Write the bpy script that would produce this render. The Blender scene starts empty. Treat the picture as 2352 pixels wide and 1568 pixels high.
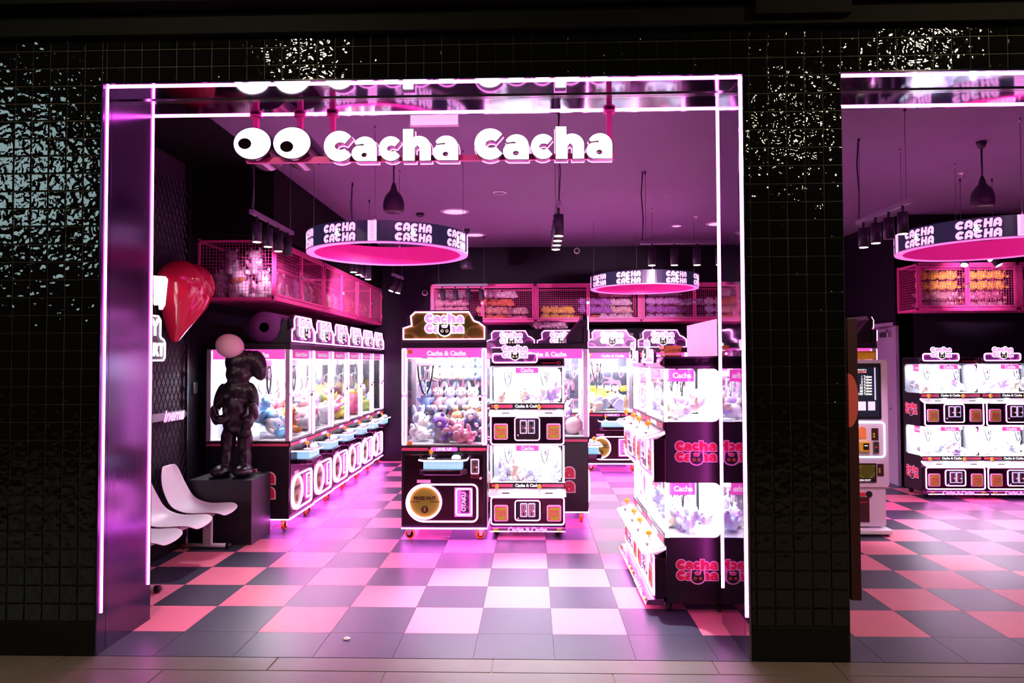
import bpy, bmesh, math, random
from mathutils import Vector, Matrix
random.seed(11)
PI = math.pi
sc = bpy.context.scene
COL = sc.collection
U = random.uniform

# ------------------------------------------------------------------ camera
cam_d = bpy.data.cameras.new('camera')
cam = bpy.data.objects.new('camera', cam_d)
COL.objects.link(cam)
cam_d.sensor_fit = 'HORIZONTAL'
cam_d.sensor_width = 36.0
cam_d.lens = 1622.74 * 36.0 / 2352.0
cam_d.clip_start, cam_d.clip_end = 0.05, 200
_yaw, _pit, _rol = 0.0289776, 0.0280087, -0.0035632
_f = Vector((-math.sin(_yaw) * math.cos(_pit), math.cos(_yaw) * math.cos(_pit), math.sin(_pit)))
_r0 = Vector((math.cos(_yaw), math.sin(_yaw), 0))
_u0 = _r0.cross(_f)
_r = math.cos(_rol) * _r0 + math.sin(_rol) * _u0
_u = -math.sin(_rol) * _r0 + math.cos(_rol) * _u0
_m = Matrix((( _r.x, _u.x, -_f.x, 2.16936), (_r.y, _u.y, -_f.y, -4.38308), (_r.z, _u.z, -_f.z, 1.67197), (0, 0, 0, 1)))
cam.matrix_world = _m
sc.camera = cam

# ------------------------------------------------------------------ world, view
w = bpy.data.worlds.new('dark_mall')
sc.world = w
w.use_nodes = True
w.node_tree.nodes['Background'].inputs[0].default_value = (0.6, 0.7, 0.8, 1)
w.node_tree.nodes['Background'].inputs[1].default_value = 0.004
sc.view_settings.view_transform = 'Standard'
sc.view_settings.look = 'None'
sc.view_settings.exposure = 1.18
sc.view_settings.gamma = 1.0
sc.view_settings.use_curve_mapping = False
cy = sc.cycles
cy.max_bounces = 5
cy.diffuse_bounces = 3
cy.glossy_bounces = 3
cy.transmission_bounces = 2
cy.transparent_max_bounces = 16
cy.use_adaptive_sampling = True
cy.adaptive_threshold = 0.05
cy.use_light_tree = False
cy.caustics_reflective = False
cy.caustics_refractive = False
cy.sample_clamp_indirect = 10.0
cy.use_denoising = True


def area_light(name, loc, aim, size, power, col, size_y=None, shape='DISK', spread=PI):
    d = bpy.data.lights.new(name, 'AREA')
    d.shape = shape
    d.size = size
    if size_y:
        d.size_y = size_y
    d.energy = power
    d.color = col
    d.spread = spread
    o = bpy.data.objects.new(name, d)
    COL.objects.link(o)
    o.location = loc
    o.rotation_euler = (Vector(aim) - Vector(loc)).to_track_quat('-Z', 'Y').to_euler()
    return o


# light of the mall around the shop: warm ceiling downlights, and the cool lit shop window across the walkway
area_light('mall_downlight', (0.2, -2.4, 4.35), (0.2, -2.2, 0), 0.16, 26, (1.0, 0.80, 0.48))
area_light('mall_downlight', (5.5, -2.4, 4.35), (5.5, -2.2, 0), 0.20, 38, (1.0, 0.80, 0.48))
area_light('mall_downlight', (5.2, -4.6, 4.35), (5.2, -4.4, 0), 0.16, 22, (1.0, 0.80, 0.48))
area_light('mall_downlight', (-2.4, -6.0, 4.35), (-2.4, -5.8, 0), 0.16, 40, (1.0, 0.80, 0.48))
area_light('opposite_shop_window', (-7.2, -8.6, 5.0), (-0.9, -0.4, 2.9), 2.0, 24, (0.66, 0.95, 0.98), 1.7, 'RECTANGLE')


# ------------------------------------------------------------------ materials
def mat(name, base=(.5, .5, .5), rough=.5, metal=0.0, emit=None, strength=0.0, spec=.5, coat=0.0, coat_rough=.05,
        noise=0.0, nscale=8.0, bump=0.0, bscale=40.0, bdist=.01, sample=True, rnoise=0.0, tint=None):
    m = bpy.data.materials.new(name)
    m.use_nodes = True
    nt = m.node_tree
    p = nt.nodes['Principled BSDF']
    p.inputs['Base Color'].default_value = (*base, 1)
    p.inputs['Roughness'].default_value = rough
    p.inputs['Metallic'].default_value = metal
    p.inputs['Specular IOR Level'].default_value = spec
    p.inputs['Coat Weight'].default_value = coat
    p.inputs['Coat Roughness'].default_value = coat_rough
    if emit:
        p.inputs['Emission Color'].default_value = (*emit, 1)
        p.inputs['Emission Strength'].default_value = strength
    if noise or bump or rnoise:
        tc = nt.nodes.new('ShaderNodeTexCoord')
        n = nt.nodes.new('ShaderNodeTexNoise')
        n.inputs['Scale'].default_value = nscale
        n.inputs['Detail'].default_value = 4
        nt.links.new(tc.outputs['Object'], n.inputs['Vector'])
        if noise:
            r = nt.nodes.new('ShaderNodeMixRGB')
            r.blend_type = 'MIX'
            k = 1 - noise
            r.inputs[1].default_value = (base[0] * k, base[1] * k, base[2] * k, 1)
            t2 = tint or tuple(min(1, c * (1 + noise)) for c in base)
            r.inputs[2].default_value = (*t2, 1)
            nt.links.new(n.outputs['Fac'], r.inputs[0])
            nt.links.new(r.outputs[0], p.inputs['Base Color'])
        if rnoise:
            mr = nt.nodes.new('ShaderNodeMapRange')
            mr.inputs[3].default_value = max(0, rough - rnoise)
            mr.inputs[4].default_value = min(1, rough + rnoise)
            nt.links.new(n.outputs['Fac'], mr.inputs[0])
            nt.links.new(mr.outputs[0], p.inputs['Roughness'])
        if bump:
            nb = nt.nodes.new('ShaderNodeTexNoise')
            nb.inputs['Scale'].default_value = bscale
            nb.inputs['Detail'].default_value = 2
            nt.links.new(tc.outputs['Object'], nb.inputs['Vector'])
            b = nt.nodes.new('ShaderNodeBump')
            b.inputs['Strength'].default_value = bump
            b.inputs['Distance'].default_value = bdist
            nt.links.new(nb.outputs['Fac'], b.inputs['Height'])
            nt.links.new(b.outputs[0], p.inputs['Normal'])
    if emit and not sample:
        m.cycles.emission_sampling = 'NONE'
    return m


def emis(name, col, s, sample=True):
    return mat(name, (0.8, 0.8, 0.8), .4, emit=col, strength=s, sample=sample)


def glass_mat(name, tint=(1, 1, 1), refl=.08, rough=.02):
    m = bpy.data.materials.new(name)
    m.use_nodes = True
    nt = m.node_tree
    nt.nodes.clear()
    o = nt.nodes.new('ShaderNodeOutputMaterial')
    t = nt.nodes.new('ShaderNodeBsdfTransparent')
    t.inputs[0].default_value = (*tint, 1)
    g = nt.nodes.new('ShaderNodeBsdfGlossy')
    g.inputs['Roughness'].default_value = rough
    lw = nt.nodes.new('ShaderNodeLayerWeight')
    lw.inputs['Blend'].default_value = .25
    mu = nt.nodes.new('ShaderNodeMath')
    mu.operation = 'MULTIPLY_ADD'
    mu.inputs[1].default_value = .5
    mu.inputs[2].default_value = refl * .5
    mix = nt.nodes.new('ShaderNodeMixShader')
    nt.links.new(lw.outputs['Fresnel'], mu.inputs[0])
    nt.links.new(mu.outputs[0], mix.inputs[0])
    nt.links.new(t.outputs[0], mix.inputs[1])
    nt.links.new(g.outputs[0], mix.inputs[2])
    nt.links.new(mix.outputs[0], o.inputs[0])
    return m


def glaze_mat():
    """black hand-made glazed tile: wavy mirror-like glaze"""
    m = mat('black_glazed_tile', (.0035, .0030, .0025), .035, spec=.75)
    nt = m.node_tree
    p = nt.nodes['Principled BSDF']
    geo = nt.nodes.new('ShaderNodeNewGeometry')
    oi = nt.nodes.new('ShaderNodeObjectInfo')
    sc_ = nt.nodes.new('ShaderNodeVectorMath')
    sc_.operation = 'MULTIPLY_ADD'
    sc_.inputs[1].default_value = (1, 1, 1)
    mul = nt.nodes.new('ShaderNodeMath')
    mul.operation = 'MULTIPLY'
    mul.inputs[1].default_value = 37.0
    nt.links.new(oi.outputs['Random'], mul.inputs[0])
    nt.links.new(geo.outputs['Position'], sc_.inputs[0])
    nt.links.new(mul.outputs[0], sc_.inputs[2])
    h = None
    for s, d in ((20, .0062), (52, .0006)):
        n = nt.nodes.new('ShaderNodeTexNoise')
        n.inputs['Scale'].default_value = s
        n.inputs['Detail'].default_value = 1
        nt.links.new(sc_.outputs[0], n.inputs['Vector'])
        b = nt.nodes.new('ShaderNodeBump')
        b.inputs['Strength'].default_value = 1
        b.inputs['Distance'].default_value = d
        nt.links.new(n.outputs['Fac'], b.inputs['Height'])
        if h:
            nt.links.new(h.outputs[0], b.inputs['Normal'])
        h = b
    nt.links.new(h.outputs[0], p.inputs['Normal'])
    return m


def camo_mat(name, a, b, c, rough=.25, metal=.8):
    m = mat(name, a, rough, metal)
    nt = m.node_tree
    p = nt.nodes['Principled BSDF']
    tc = nt.nodes.new('ShaderNodeTexCoord')
    n = nt.nodes.new('ShaderNodeTexNoise')
    n.inputs['Scale'].default_value = 7
    n.inputs['Detail'].default_value = 0
    r = nt.nodes.new('ShaderNodeValToRGB')
    r.color_ramp.interpolation = 'CONSTANT'
    e = r.color_ramp.elements
    e[0].color = (*a, 1)
    e[1].position = .47
    e[1].color = (*b, 1)
    x = e.new(.56)
    x.color = (*c, 1)
    nt.links.new(tc.outputs['Object'], n.inputs['Vector'])
    nt.links.new(n.outputs['Fac'], r.inputs[0])
    nt.links.new(r.outputs[0], p.inputs['Base Color'])
    return m


def brushed_mat(name, base, rough, axis):
    """satin mirror steel lining with a faint brushed grain along axis"""
    m = mat(name, base, rough, 1.0)
    nt = m.node_tree
    p = nt.nodes['Principled BSDF']
    tc = nt.nodes.new('ShaderNodeTexCoord')
    mp = nt.nodes.new('ShaderNodeMapping')
    mp.inputs['Scale'].default_value = tuple(.25 if i == axis else 60 for i in range(3))
    n = nt.nodes.new('ShaderNodeTexNoise')
    n.inputs['Scale'].default_value = 3
    n.inputs['Detail'].default_value = 3
    mr = nt.nodes.new('ShaderNodeMapRange')
    mr.inputs[3].default_value = rough * .6
    mr.inputs[4].default_value = rough * 1.5
    nt.links.new(tc.outputs['Object'], mp.inputs['Vector'])
    nt.links.new(mp.outputs[0], n.inputs['Vector'])
    nt.links.new(n.outputs['Fac'], mr.inputs[0])
    nt.links.new(mr.outputs[0], p.inputs['Roughness'])
    n2 = nt.nodes.new('ShaderNodeTexNoise')
    n2.inputs['Scale'].default_value = 2.2
    b = nt.nodes.new('ShaderNodeBump')
    b.inputs['Strength'].default_value = .10
    b.inputs['Distance'].default_value = .02
    nt.links.new(tc.outputs['Object'], n2.inputs['Vector'])
    nt.links.new(n2.outputs['Fac'], b.inputs['Height'])
    nt.links.new(b.outputs[0], p.inputs['Normal'])
    return m


M = {}
M['glaze'] = glaze_mat()
M['grout'] = mat('tile_grout', (.022, .018, .012), .8, noise=.3, nscale=30)
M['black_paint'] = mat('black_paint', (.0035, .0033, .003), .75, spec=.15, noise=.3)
M['black_skirt'] = mat('black_skirting', (.0035, .0032, .0025), .6, spec=.2, noise=.2)
M['wall_dark'] = mat('dark_violet_wall_paint', (.007, .005, .012), .6, spec=.2, noise=.15, nscale=3, bump=.1, bscale=120, bdist=.002)
M['ceiling'] = mat('ceiling_paint', (.20, .145, .25), .65, noise=.12, nscale=1.2, bump=.08, bscale=90, bdist=.002)
M['lining'] = brushed_mat('portal_lining_steel_darkened', (.075, .050, .105), .16, 2)  # left jamb: same steel as the right, darkened for its dimmer reflections
M['lining_mirror'] = brushed_mat('portal_lining_mirror_steel', (.36, .31, .42), .04, 2)
M['soffit'] = brushed_mat('portal_soffit_steel', (.38, .33, .46), .06, 0)
M['led_portal'] = emis('magenta_led_tube', (1.0, .09, .76), 15)
M['led_machine'] = emis('pink_white_led_tube', (1.0, .20, .78), 10)
M['led_under'] = emis('magenta_underglow_led', (1.0, .13, .98), 17)
M['led_white'] = emis('white_led_tube', (1.0, .70, .95), 4.5)
M['pink_tile'] = mat('coral_pink_vinyl_tile', (.84, .21, .32), .42, spec=.35, noise=.06, nscale=5)
M['dark_tile'] = mat('charcoal_vinyl_tile', (.050, .050, .082), .38, spec=.40, noise=.08, nscale=5)
M['floor_joint'] = mat('floor_joint', (.13, .06, .085), .7, noise=.2)
M['stone'] = mat('grey_stone_paver', (.13, .11, .085), .42, noise=.30, nscale=4, bump=.12, bscale=25, bdist=.004)
M['stone_joint'] = mat('pale_joint', (.30, .26, .16), .7, noise=.2)
M['pink_steel'] = mat('pink_powder_coated_steel', (.80, .075, .32), .42, noise=.06, nscale=12)
M['pink_wire'] = mat('pink_wire', (.62, .06, .25), .45, noise=.06)
M['black_plastic'] = mat('black_plastic', (.010, .009, .012), .38, noise=.2)
M['black_metal'] = mat('black_satin_sheet', (.085, .036, .072), .24, metal=1.0, noise=.1, nscale=3)
M['black_side'] = mat('black_laminate', (.010, .008, .011), .36, noise=.2)
M['steel'] = mat('zinc_plated_steel', (.62, .60, .62), .3, metal=1, noise=.1)
M['chrome'] = mat('chrome', (.8, .8, .82), .12, metal=1, noise=.05)
M['orange_tyre'] = mat('orange_polyurethane', (.85, .20, .015), .4, noise=.08)
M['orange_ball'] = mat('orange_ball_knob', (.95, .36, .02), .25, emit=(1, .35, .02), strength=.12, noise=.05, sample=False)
M['white_plastic'] = mat('white_plastic', (.78, .74, .80), .4, noise=.04)
M['pale_post'] = mat('pale_aluminium_post', (.75, .62, .75), .3, metal=.4, noise=.05)
M['glass'] = glass_mat('clear_glass', (1, 1, 1), .07)
M['acrylic'] = glass_mat('clear_acrylic', (.97, .98, 1), .12, .05)
M['pink_acrylic'] = mat('pink_header_acrylic', (.9, .15, .55), .3, emit=(1, .10, .62), strength=.42, noise=.15, sample=False)
M['white_print'] = mat('white_print', (.9, .88, .9), .5, emit=(1, .95, 1), strength=.35, noise=.03, sample=False)
M['pink_print'] = mat('pink_print', (.85, .10, .22), .5, noise=.05)
M['red_print'] = mat('red_print', (.72, .03, .07), .45, noise=.05)
M['pale_pink_print'] = mat('pale_pink_print', (.90, .62, .70), .45, noise=.04)
M['black_print'] = mat('black_print', (.008, .007, .010), .45, noise=.1)
M['cream_print'] = mat('cream_print', (.85, .72, .42), .5, noise=.04)
M['orange_print'] = mat('orange_print', (.9, .32, .08), .5, noise=.05)
M['yellow_print'] = mat('yellow_flap', (.42, .66, .02), .4, noise=.10, nscale=20)
M['gold_disc'] = mat('gold_yellow_disc', (.25, .33, .02), .42, noise=.15, nscale=12)
M['brown_print'] = mat('dark_brown_print', (.05, .012, .012), .5, noise=.1)
M['gold_camo'] = camo_mat('gold_camouflage_mirror', (.12, .135, .016), (.20, .22, .035), (.08, .09, .010), .2, .15)
M['violet_camo'] = camo_mat('violet_camouflage_mirror', (.06, .03, .08), (.35, .12, .30), (.12, .05, .15), .25, .2)
M['logo_glow'] = mat('lit_pink_logo_face', (.9, .6, .8), .4, emit=(1, .32, .80), strength=.42, noise=.02, sample=False)
M['logo_back_glow'] = mat('lit_white_logo_edge', (.9, .9, .9), .4, emit=(1, .86, .97), strength=.95, noise=.02, sample=False)
M['cat_eye_glow'] = mat('lit_cream_cat_eye', (.9, .85, .6), .4, emit=(1, .92, .62), strength=.5, noise=.02, sample=False)
M['sign_white'] = mat('lit_white_sign_face', (.9, .9, .9), .4, emit=(1, .93, .98), strength=2.6, noise=.01)
M['sign_side'] = mat('sign_return_satin', (.30, .10, .26), .3, metal=.8, noise=.1)
M['sign_edge'] = mat('lit_pink_sign_edge', (.9, .5, .7), .4, emit=(1, .30, .75), strength=1.3, noise=.02)
M['pupil'] = mat('black_mirror_pupil', (.01, .009, .008), .05, metal=.3, noise=.1)
M['ring_band'] = mat('ring_led_screen', (.012, .012, .03), .3, emit=(.05, .045, .14), strength=.12, noise=.1, sample=False)
M['ring_text'] = mat('ring_screen_lettering', (.8, .4, .7), .4, emit=(1, .42, .86), strength=.68, noise=.03, sample=False)
M['ring_badge'] = mat('ring_screen_badge', (.6, .8, .8), .4, emit=(.7, .95, 1), strength=.55, noise=.03, sample=False)
M['ring_liner'] = mat('magenta_ring_liner_added_glow', (.85, .03, .33), .42, emit=(1, .02, .33), strength=.16, noise=.06)  # emission stands in for light falling inside the ring
M['added_wash_glow'] = emis('pink_added_ceiling_wash', (1.0, .20, .80), 7)  # added unseen emitter that washes the ceiling pink
M['ring_rim'] = mat('pink_lit_ring_rim', (.9, .4, .7), .35, emit=(1, .20, .70), strength=.35, noise=.05)
M['cool_lightbox'] = mat('blue_lit_grille', (.5, .8, .9), .4, emit=(.18, .72, 1.0), strength=.26, noise=.1, nscale=90)
M['button_glow'] = mat('lit_push_button', (.7, .95, 1), .3, emit=(.72, .95, 1.0), strength=1.0, noise=.02)
M['spot_glow'] = mat('lit_spot_lens', (1, .95, .8), .3, emit=(1, .86, .60), strength=7, noise=.02)
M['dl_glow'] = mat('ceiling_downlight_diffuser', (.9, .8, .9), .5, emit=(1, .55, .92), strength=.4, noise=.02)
M['fixture'] = mat('dark_fixture_metal', (.035, .028, .045), .45, metal=.3, noise=.1)
M['track'] = mat('track_bar', (.20, .17, .24), .45, noise=.1)
M['wire'] = mat('thin_steel_cable', (.12, .09, .13), .5, noise=.1)
M['chair'] = mat('white_shell_plastic', (.78, .70, .76), .42, noise=.04)
M['chair_steel'] = mat('light_grey_powder_coat', (.50, .47, .50), .42, noise=.06)
M['plinth'] = mat('black_matt_plinth', (.010, .009, .014), .5, noise=.2)
M['statue'] = mat('glossy_black_resin', (.012, .007, .011), .30, noise=.2, bump=.35, bscale=26, bdist=.012)
M['statue_pale'] = mat('pale_pink_resin', (.80, .50, .55), .33, noise=.04)
M['heart'] = mat('glossy_red_lacquer', (.68, .012, .055), .18, coat=.8, noise=.05)
M['mesh_black'] = mat('black_expanded_metal', (.016, .014, .020), .35, metal=.4, noise=.2)
M['mesh_back'] = mat('dark_plum_wall', (.045, .022, .050), .6, noise=.1)
M['kiosk'] = mat('lilac_white_kiosk', (.70, .60, .74), .38, noise=.04)
M['kiosk_screen'] = mat('dark_screen', (.012, .014, .025), .12, emit=(.06, .07, .12), strength=.06, noise=.2, sample=False)
M['screen_text'] = mat('screen_white_text', (.9, .9, .9), .4, emit=(1, 1, 1), strength=.6, noise=.02, sample=False)
M['screen_red'] = mat('screen_red_text', (.8, .2, .2), .4, emit=(1, .22, .25), strength=.5, noise=.02, sample=False)
M['screen_pink'] = mat('screen_pink_tile', (.8, .5, .8), .4, emit=(1, .62, .95), strength=.4, noise=.1, sample=False)
M['screen_blue'] = mat('screen_violet_tile', (.5, .5, .8), .4, emit=(.55, .5, 1), strength=.45, noise=.1, sample=False)
M['led_blue'] = emis('ice_blue_led_tube', (.45, .75, 1.0), 2)
M['door_paint'] = mat('grey_violet_door_paint', (.30, .25, .33), .5, noise=.06)
M['maroon'] = mat('maroon_panel', (.055, .012, .018), .42, noise=.1)
M['coral'] = mat('coral_circle_print', (.80, .13, .12), .5, noise=.05)
M['yellow_basket'] = mat('yellow_plastic_basket', (.85, .50, .02), .4, noise=.06)
M['orange_basket'] = mat('orange_plastic_basket', (.90, .36, .02), .4, noise=.06)
M['pink_board'] = mat('pale_pink_board_added_glow', (.85, .55, .80), .45, emit=(1, .50, .92), strength=.28, noise=.12, nscale=2, sample=False)  # glow added to the material so the board shows bright
M['plate_added_glow'] = mat('lilac_plate_added_glow', (.7, .6, .7), .45, emit=(.95, .62, .95), strength=.36, noise=.04, sample=False)  # self-glow added to lift the dimly lit plate
M['foam'] = mat('purple_foam_roll', (.20, .05, .22), .7, noise=.1, nscale=20)
M['interior_back'] = camo_mat('printed_back_panel', (.03, .035, .06), (.50, .12, .20), (.05, .05, .09), .5, 0)
M['interior_white'] = mat('white_interior_deck', (.82, .82, .86), .5, noise=.05)
M['mirror_back'] = mat('pale_interior_wall', (.62, .66, .78), .3, noise=.15, nscale=6)
M['token_yellow'] = mat('yellow_card_reader', (.80, .48, .03), .4, noise=.05)
M['gold_bow'] = mat('gold_satin_bow', (.75, .38, .04), .3, metal=.4, noise=.1)
M['padlock'] = mat('padlock_metal', (.65, .55, .58), .3, metal=.8, noise=.1)
M['bag'] = glass_mat('clear_plastic_bag', (.95, .93, .97), .35, .12)
M['puck'] = mat('white_floor_puck', (.75, .75, .72), .4, noise=.05)

for k in ('led_white', 'button_glow', 'cool_lightbox', 'ring_rim', 'ring_liner', 'dl_glow', 'sign_edge', 'led_blue'):
    M[k].cycles.emission_sampling = 'NONE'      # too faint to be worth aiming rays at


def plush_mat(name, c):
    return mat(name, c, .85, noise=.12, nscale=14, bump=.5, bscale=160, bdist=.004)


for k, c in {'pl_white': (.80, .80, .84), 'pl_cream': (.78, .70, .58), 'pl_blue': (.30, .42, .72), 'pl_pale': (.60, .70, .90),
             'pl_grey': (.50, .48, .55), 'pl_brown': (.42, .22, .10), 'pl_tan': (.62, .40, .22), 'pl_pink': (.85, .40, .52),
             'pl_hot': (.85, .16, .36), 'pl_yellow': (.80, .64, .05), 'pl_orange': (.80, .28, .05), 'pl_purple': (.28, .14, .55),
             'pl_navy': (.09, .10, .26), 'pl_lilac': (.55, .42, .78), 'pl_green': (.45, .70, .15), 'pl_black': (.02, .02, .03),
             'pl_sky': (.25, .58, .85), 'pl_rose': (.75, .50, .55), 'pl_red': (.70, .06, .06)}.items():
    M[k] = plush_mat(k[3:] + '_plush_fabric', c)

# ------------------------------------------------------------------ mesh helpers
class MB:
    def __init__(s):
        s.v, s.f, s.sm = [], [], []

    def add(s, vs, fs, smooth=False):
        b = len(s.v)
        s.v += [tuple(x) for x in vs]
        s.f += [tuple(i + b for i in q) for q in fs]
        s.sm += [smooth] * len(fs)
        return s

    def box(s, x0, x1, y0, y1, z0, z1):
        return s.add([(x0, y0, z0), (x1, y0, z0), (x1, y1, z0), (x0, y1, z0), (x0, y0, z1), (x1, y0, z1), (x1, y1, z1), (x0, y1, z1)],
                     [(0, 3, 2, 1), (4, 5, 6, 7), (0, 1, 5, 4), (1, 2, 6, 5), (2, 3, 7, 6), (3, 0, 4, 7)])

    def prism(s, poly, y0, y1):
        """poly: (x, z) outline, extruded along y"""
        n = len(poly)
        vs = [(x, y0, z) for x, z in poly] + [(x, y1, z) for x, z in poly]
        fs = [tuple(range(n)), tuple(range(2 * n - 1, n - 1, -1))]
        fs += [(i, (i + 1) % n, n + (i + 1) % n, n + i) for i in range(n)]
        return s.add(vs, fs)

    def prism_x(s, poly, x0, x1):
        """poly: (y, z) outline, extruded along x"""
        n = len(poly)
        vs = [(x0, y, z) for y, z in poly] + [(x1, y, z) for y, z in poly]
        fs = [tuple(range(n)), tuple(range(2 * n - 1, n - 1, -1))]
        fs += [(i, (i + 1) % n, n + (i + 1) % n, n + i) for i in range(n)]
        return s.add(vs, fs)

    def prism_z(s, poly, z0, z1):
        n = len(poly)
        vs = [(x, y, z0) for x, y in poly] + [(x, y, z1) for x, y in poly]
        fs = [tuple(range(n)), tuple(range(2 * n - 1, n - 1, -1))]
        fs += [(i, (i + 1) % n, n + (i + 1) % n, n + i) for i in range(n)]
        return s.add(vs, fs)

    def tube(s, pts, r, n=6, closed=False, smooth=True):
        pts = [Vector(p) for p in pts]
        k = len(pts)
        vs = []
        prev = None
        for i, p in enumerate(pts):
            if closed:
                t = (pts[(i + 1) % k] - p).normalized() + (p - pts[i - 1]).normalized()
            else:
                t = (pts[min(i + 1, k - 1)] - pts[max(i - 1, 0)])
            if t.length < 1e-9:
                t = Vector((0, 0, 1))
            t.normalize()
            if prev is None:
                a = Vector((0, 0, 1)) if abs(t.z) < .9 else Vector((1, 0, 0))
                prev = t.cross(a).normalized()
            else:
                prev = (prev - t * prev.dot(t))
                prev = prev.normalized() if prev.length > 1e-6 else t.orthogonal().normalized()
            b = t.cross(prev)
            rr = r[i] if isinstance(r, (list, tuple)) else r
            vs += [p + rr * (math.cos(2 * PI * j / n) * prev + math.sin(2 * PI * j / n) * b) for j in range(n)]
        fs = []
        for i in range(k if closed else k - 1):
            a, c = i * n, ((i + 1) % k) * n
            fs += [(a + j, a + (j + 1) % n, c + (j + 1) % n, c + j) for j in range(n)]
        if not closed:
            fs += [tuple(range(n - 1, -1, -1)), tuple((k - 1) * n + j for j in range(n))]
        return s.add(vs, fs, smooth)

    def lathe(s, prof, n=16, c=(0, 0, 0), axis='z', smooth=True):
        vs, fs = [], []
        for r, z in prof:
            for j in range(n):
                a = 2 * PI * j / n
                q = (r * math.cos(a), r * math.sin(a), z)
                if axis == 'x':
                    q = (q[2], q[0], q[1])
                elif axis == 'y':
                    q = (q[0], q[2], q[1])
                vs.append((q[0] + c[0], q[1] + c[1], q[2] + c[2]))
        for i in range(len(prof) - 1):
            fs += [(i * n + j, i * n + (j + 1) % n, (i + 1) * n + (j + 1) % n, (i + 1) * n + j) for j in range(n)]
        fs += [tuple(range(n)), tuple((len(prof) - 1) * n + j for j in range(n))]
        return s.add(vs, fs, smooth)

    def cyl(s, a, b, r, n=12, smooth=True):
        return s.tube([a, b], r, n, smooth=smooth)

    def sph(s, c, r, seg=12, ring=8, rot=None):
        if not isinstance(r, (tuple, list)):
            r = (r, r, r)
        vs = [(0, 0, 1)]
        for i in range(1, ring):
            t = PI * i / ring
            vs += [(math.sin(t) * math.cos(2 * PI * j / seg), math.sin(t) * math.sin(2 * PI * j / seg), math.cos(t)) for j in range(seg)]
        vs.append((0, 0, -1))
        fs = [(0, 1 + j, 1 + (j + 1) % seg) for j in range(seg)]
        for i in range(ring - 2):
            a = 1 + i * seg
            fs += [(a + j, a + seg + j, a + seg + (j + 1) % seg, a + (j + 1) % seg) for j in range(seg)]
        e = len(vs) - 1
        a = 1 + (ring - 2) * seg
        fs += [(e, a + (j + 1) % seg, a + j) for j in range(seg)]
        o = []
        for v in vs:
            q = Vector((v[0] * r[0], v[1] * r[1], v[2] * r[2]))
            if rot:
                q = rot @ q
            o.append(q + Vector(c))
        return s.add(o, fs, True)

    def mesh(s, name, smooth=None):
        me = bpy.data.meshes.new(name)
        me.from_pydata([tuple(v) for v in s.v], [], s.f)
        bm = bmesh.new()
        bm.from_mesh(me)
        bmesh.ops.recalc_face_normals(bm, faces=bm.faces)
        bm.to_mesh(me)
        bm.free()
        sm = s.sm if smooth is None else [smooth] * len(s.f)
        me.polygons.foreach_set('use_smooth', sm)
        me.update()
        return me

    def build(s, name, m, parent=None, loc=None, rot=None, bevel=0, smooth=None):
        o = ob(name, s.mesh(name, smooth), m, parent, loc, rot)
        if bevel:
            b = o.modifiers.new('edge', 'BEVEL')
            b.width = bevel
            b.segments = 2
            b.limit_method = 'ANGLE'
        return o


def ob(name, me, m=None, parent=None, loc=None, rot=None):
    if m is not None and len(me.materials) == 0:
        me.materials.append(M[m] if isinstance(m, str) else m)
    o = bpy.data.objects.new(name, me)
    COL.objects.link(o)
    if parent:
        o.parent = parent
    if loc:
        o.location = loc
    if rot:
        o.rotation_euler = rot
    return o


def remat(o, m):
    """give this object its own material on a mesh it shares"""
    o.material_slots[0].link = 'OBJECT'
    o.material_slots[0].material = M[m]
    return o


def tag(o, label, cat, group=None):
    o['label'] = label
    o['category'] = cat
    if group:
        o['group'] = group
    return o


def thing(name, label, cat, loc=(0, 0, 0), rz=0, group=None):
    o = bpy.data.objects.new(name, None)
    COL.objects.link(o)
    o.location = loc
    o.rotation_euler = (0, 0, rz)
    o.empty_display_size = .1
    return tag(o, label, cat, group)


def struct(o, kind='structure'):
    o['kind'] = kind
    return o


KIDS = {}


def tree(o):
    return [c for c in bpy.data.objects if c.parent == o]


def dup(root, loc, rz, label, group=None):
    if root.name not in KIDS:
        a = tree(root)
        KIDS[root.name] = [(c, tree(c)) for c in a]
    r = root.copy()
    COL.objects.link(r)
    r.location = loc
    r.rotation_euler = (0, 0, rz)
    r['label'] = label
    if group:
        r['group'] = group
    for c, gs in KIDS[root.name]:
        k = c.copy()
        COL.objects.link(k)
        k.parent = r
        for g in gs:
            h = g.copy()
            COL.objects.link(h)
            h.parent = k
    return r


def rrect(x0, x1, z0, z1, r, n=4):
    p = []
    for cx_, cz, a0 in ((x1 - r, z1 - r, 0), (x0 + r, z1 - r, 90), (x0 + r, z0 + r, 180), (x1 - r, z0 + r, 270)):
        for i in range(n + 1):
            a = math.radians(a0 + 90 * i / n)
            p.append((cx_ + r * math.cos(a), cz + r * math.sin(a)))
    return p


def circ(cx_, cz, r, n=24, a0=0, a1=360, rz=None):
    full = abs(a1 - a0) >= 360
    k = n if full else n + 1
    return [(cx_ + r * math.cos(math.radians(a0 + (a1 - a0) * i / n)), cz + (rz or r) * math.sin(math.radians(a0 + (a1 - a0) * i / n))) for i in range(k)]


def led(path, y, r, name, m, parent, closed=True, n=6):
    return MB().tube([(x, y, z) for x, z in path], r, n, closed).build(name, m, parent)


# ------------------------------------------------------------------ lettering
def _stand(me):
    for v in me.vertices:
        x, y, z = v.co
        v.co = (x, -z, y)
    return me


TXT = {}


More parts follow.
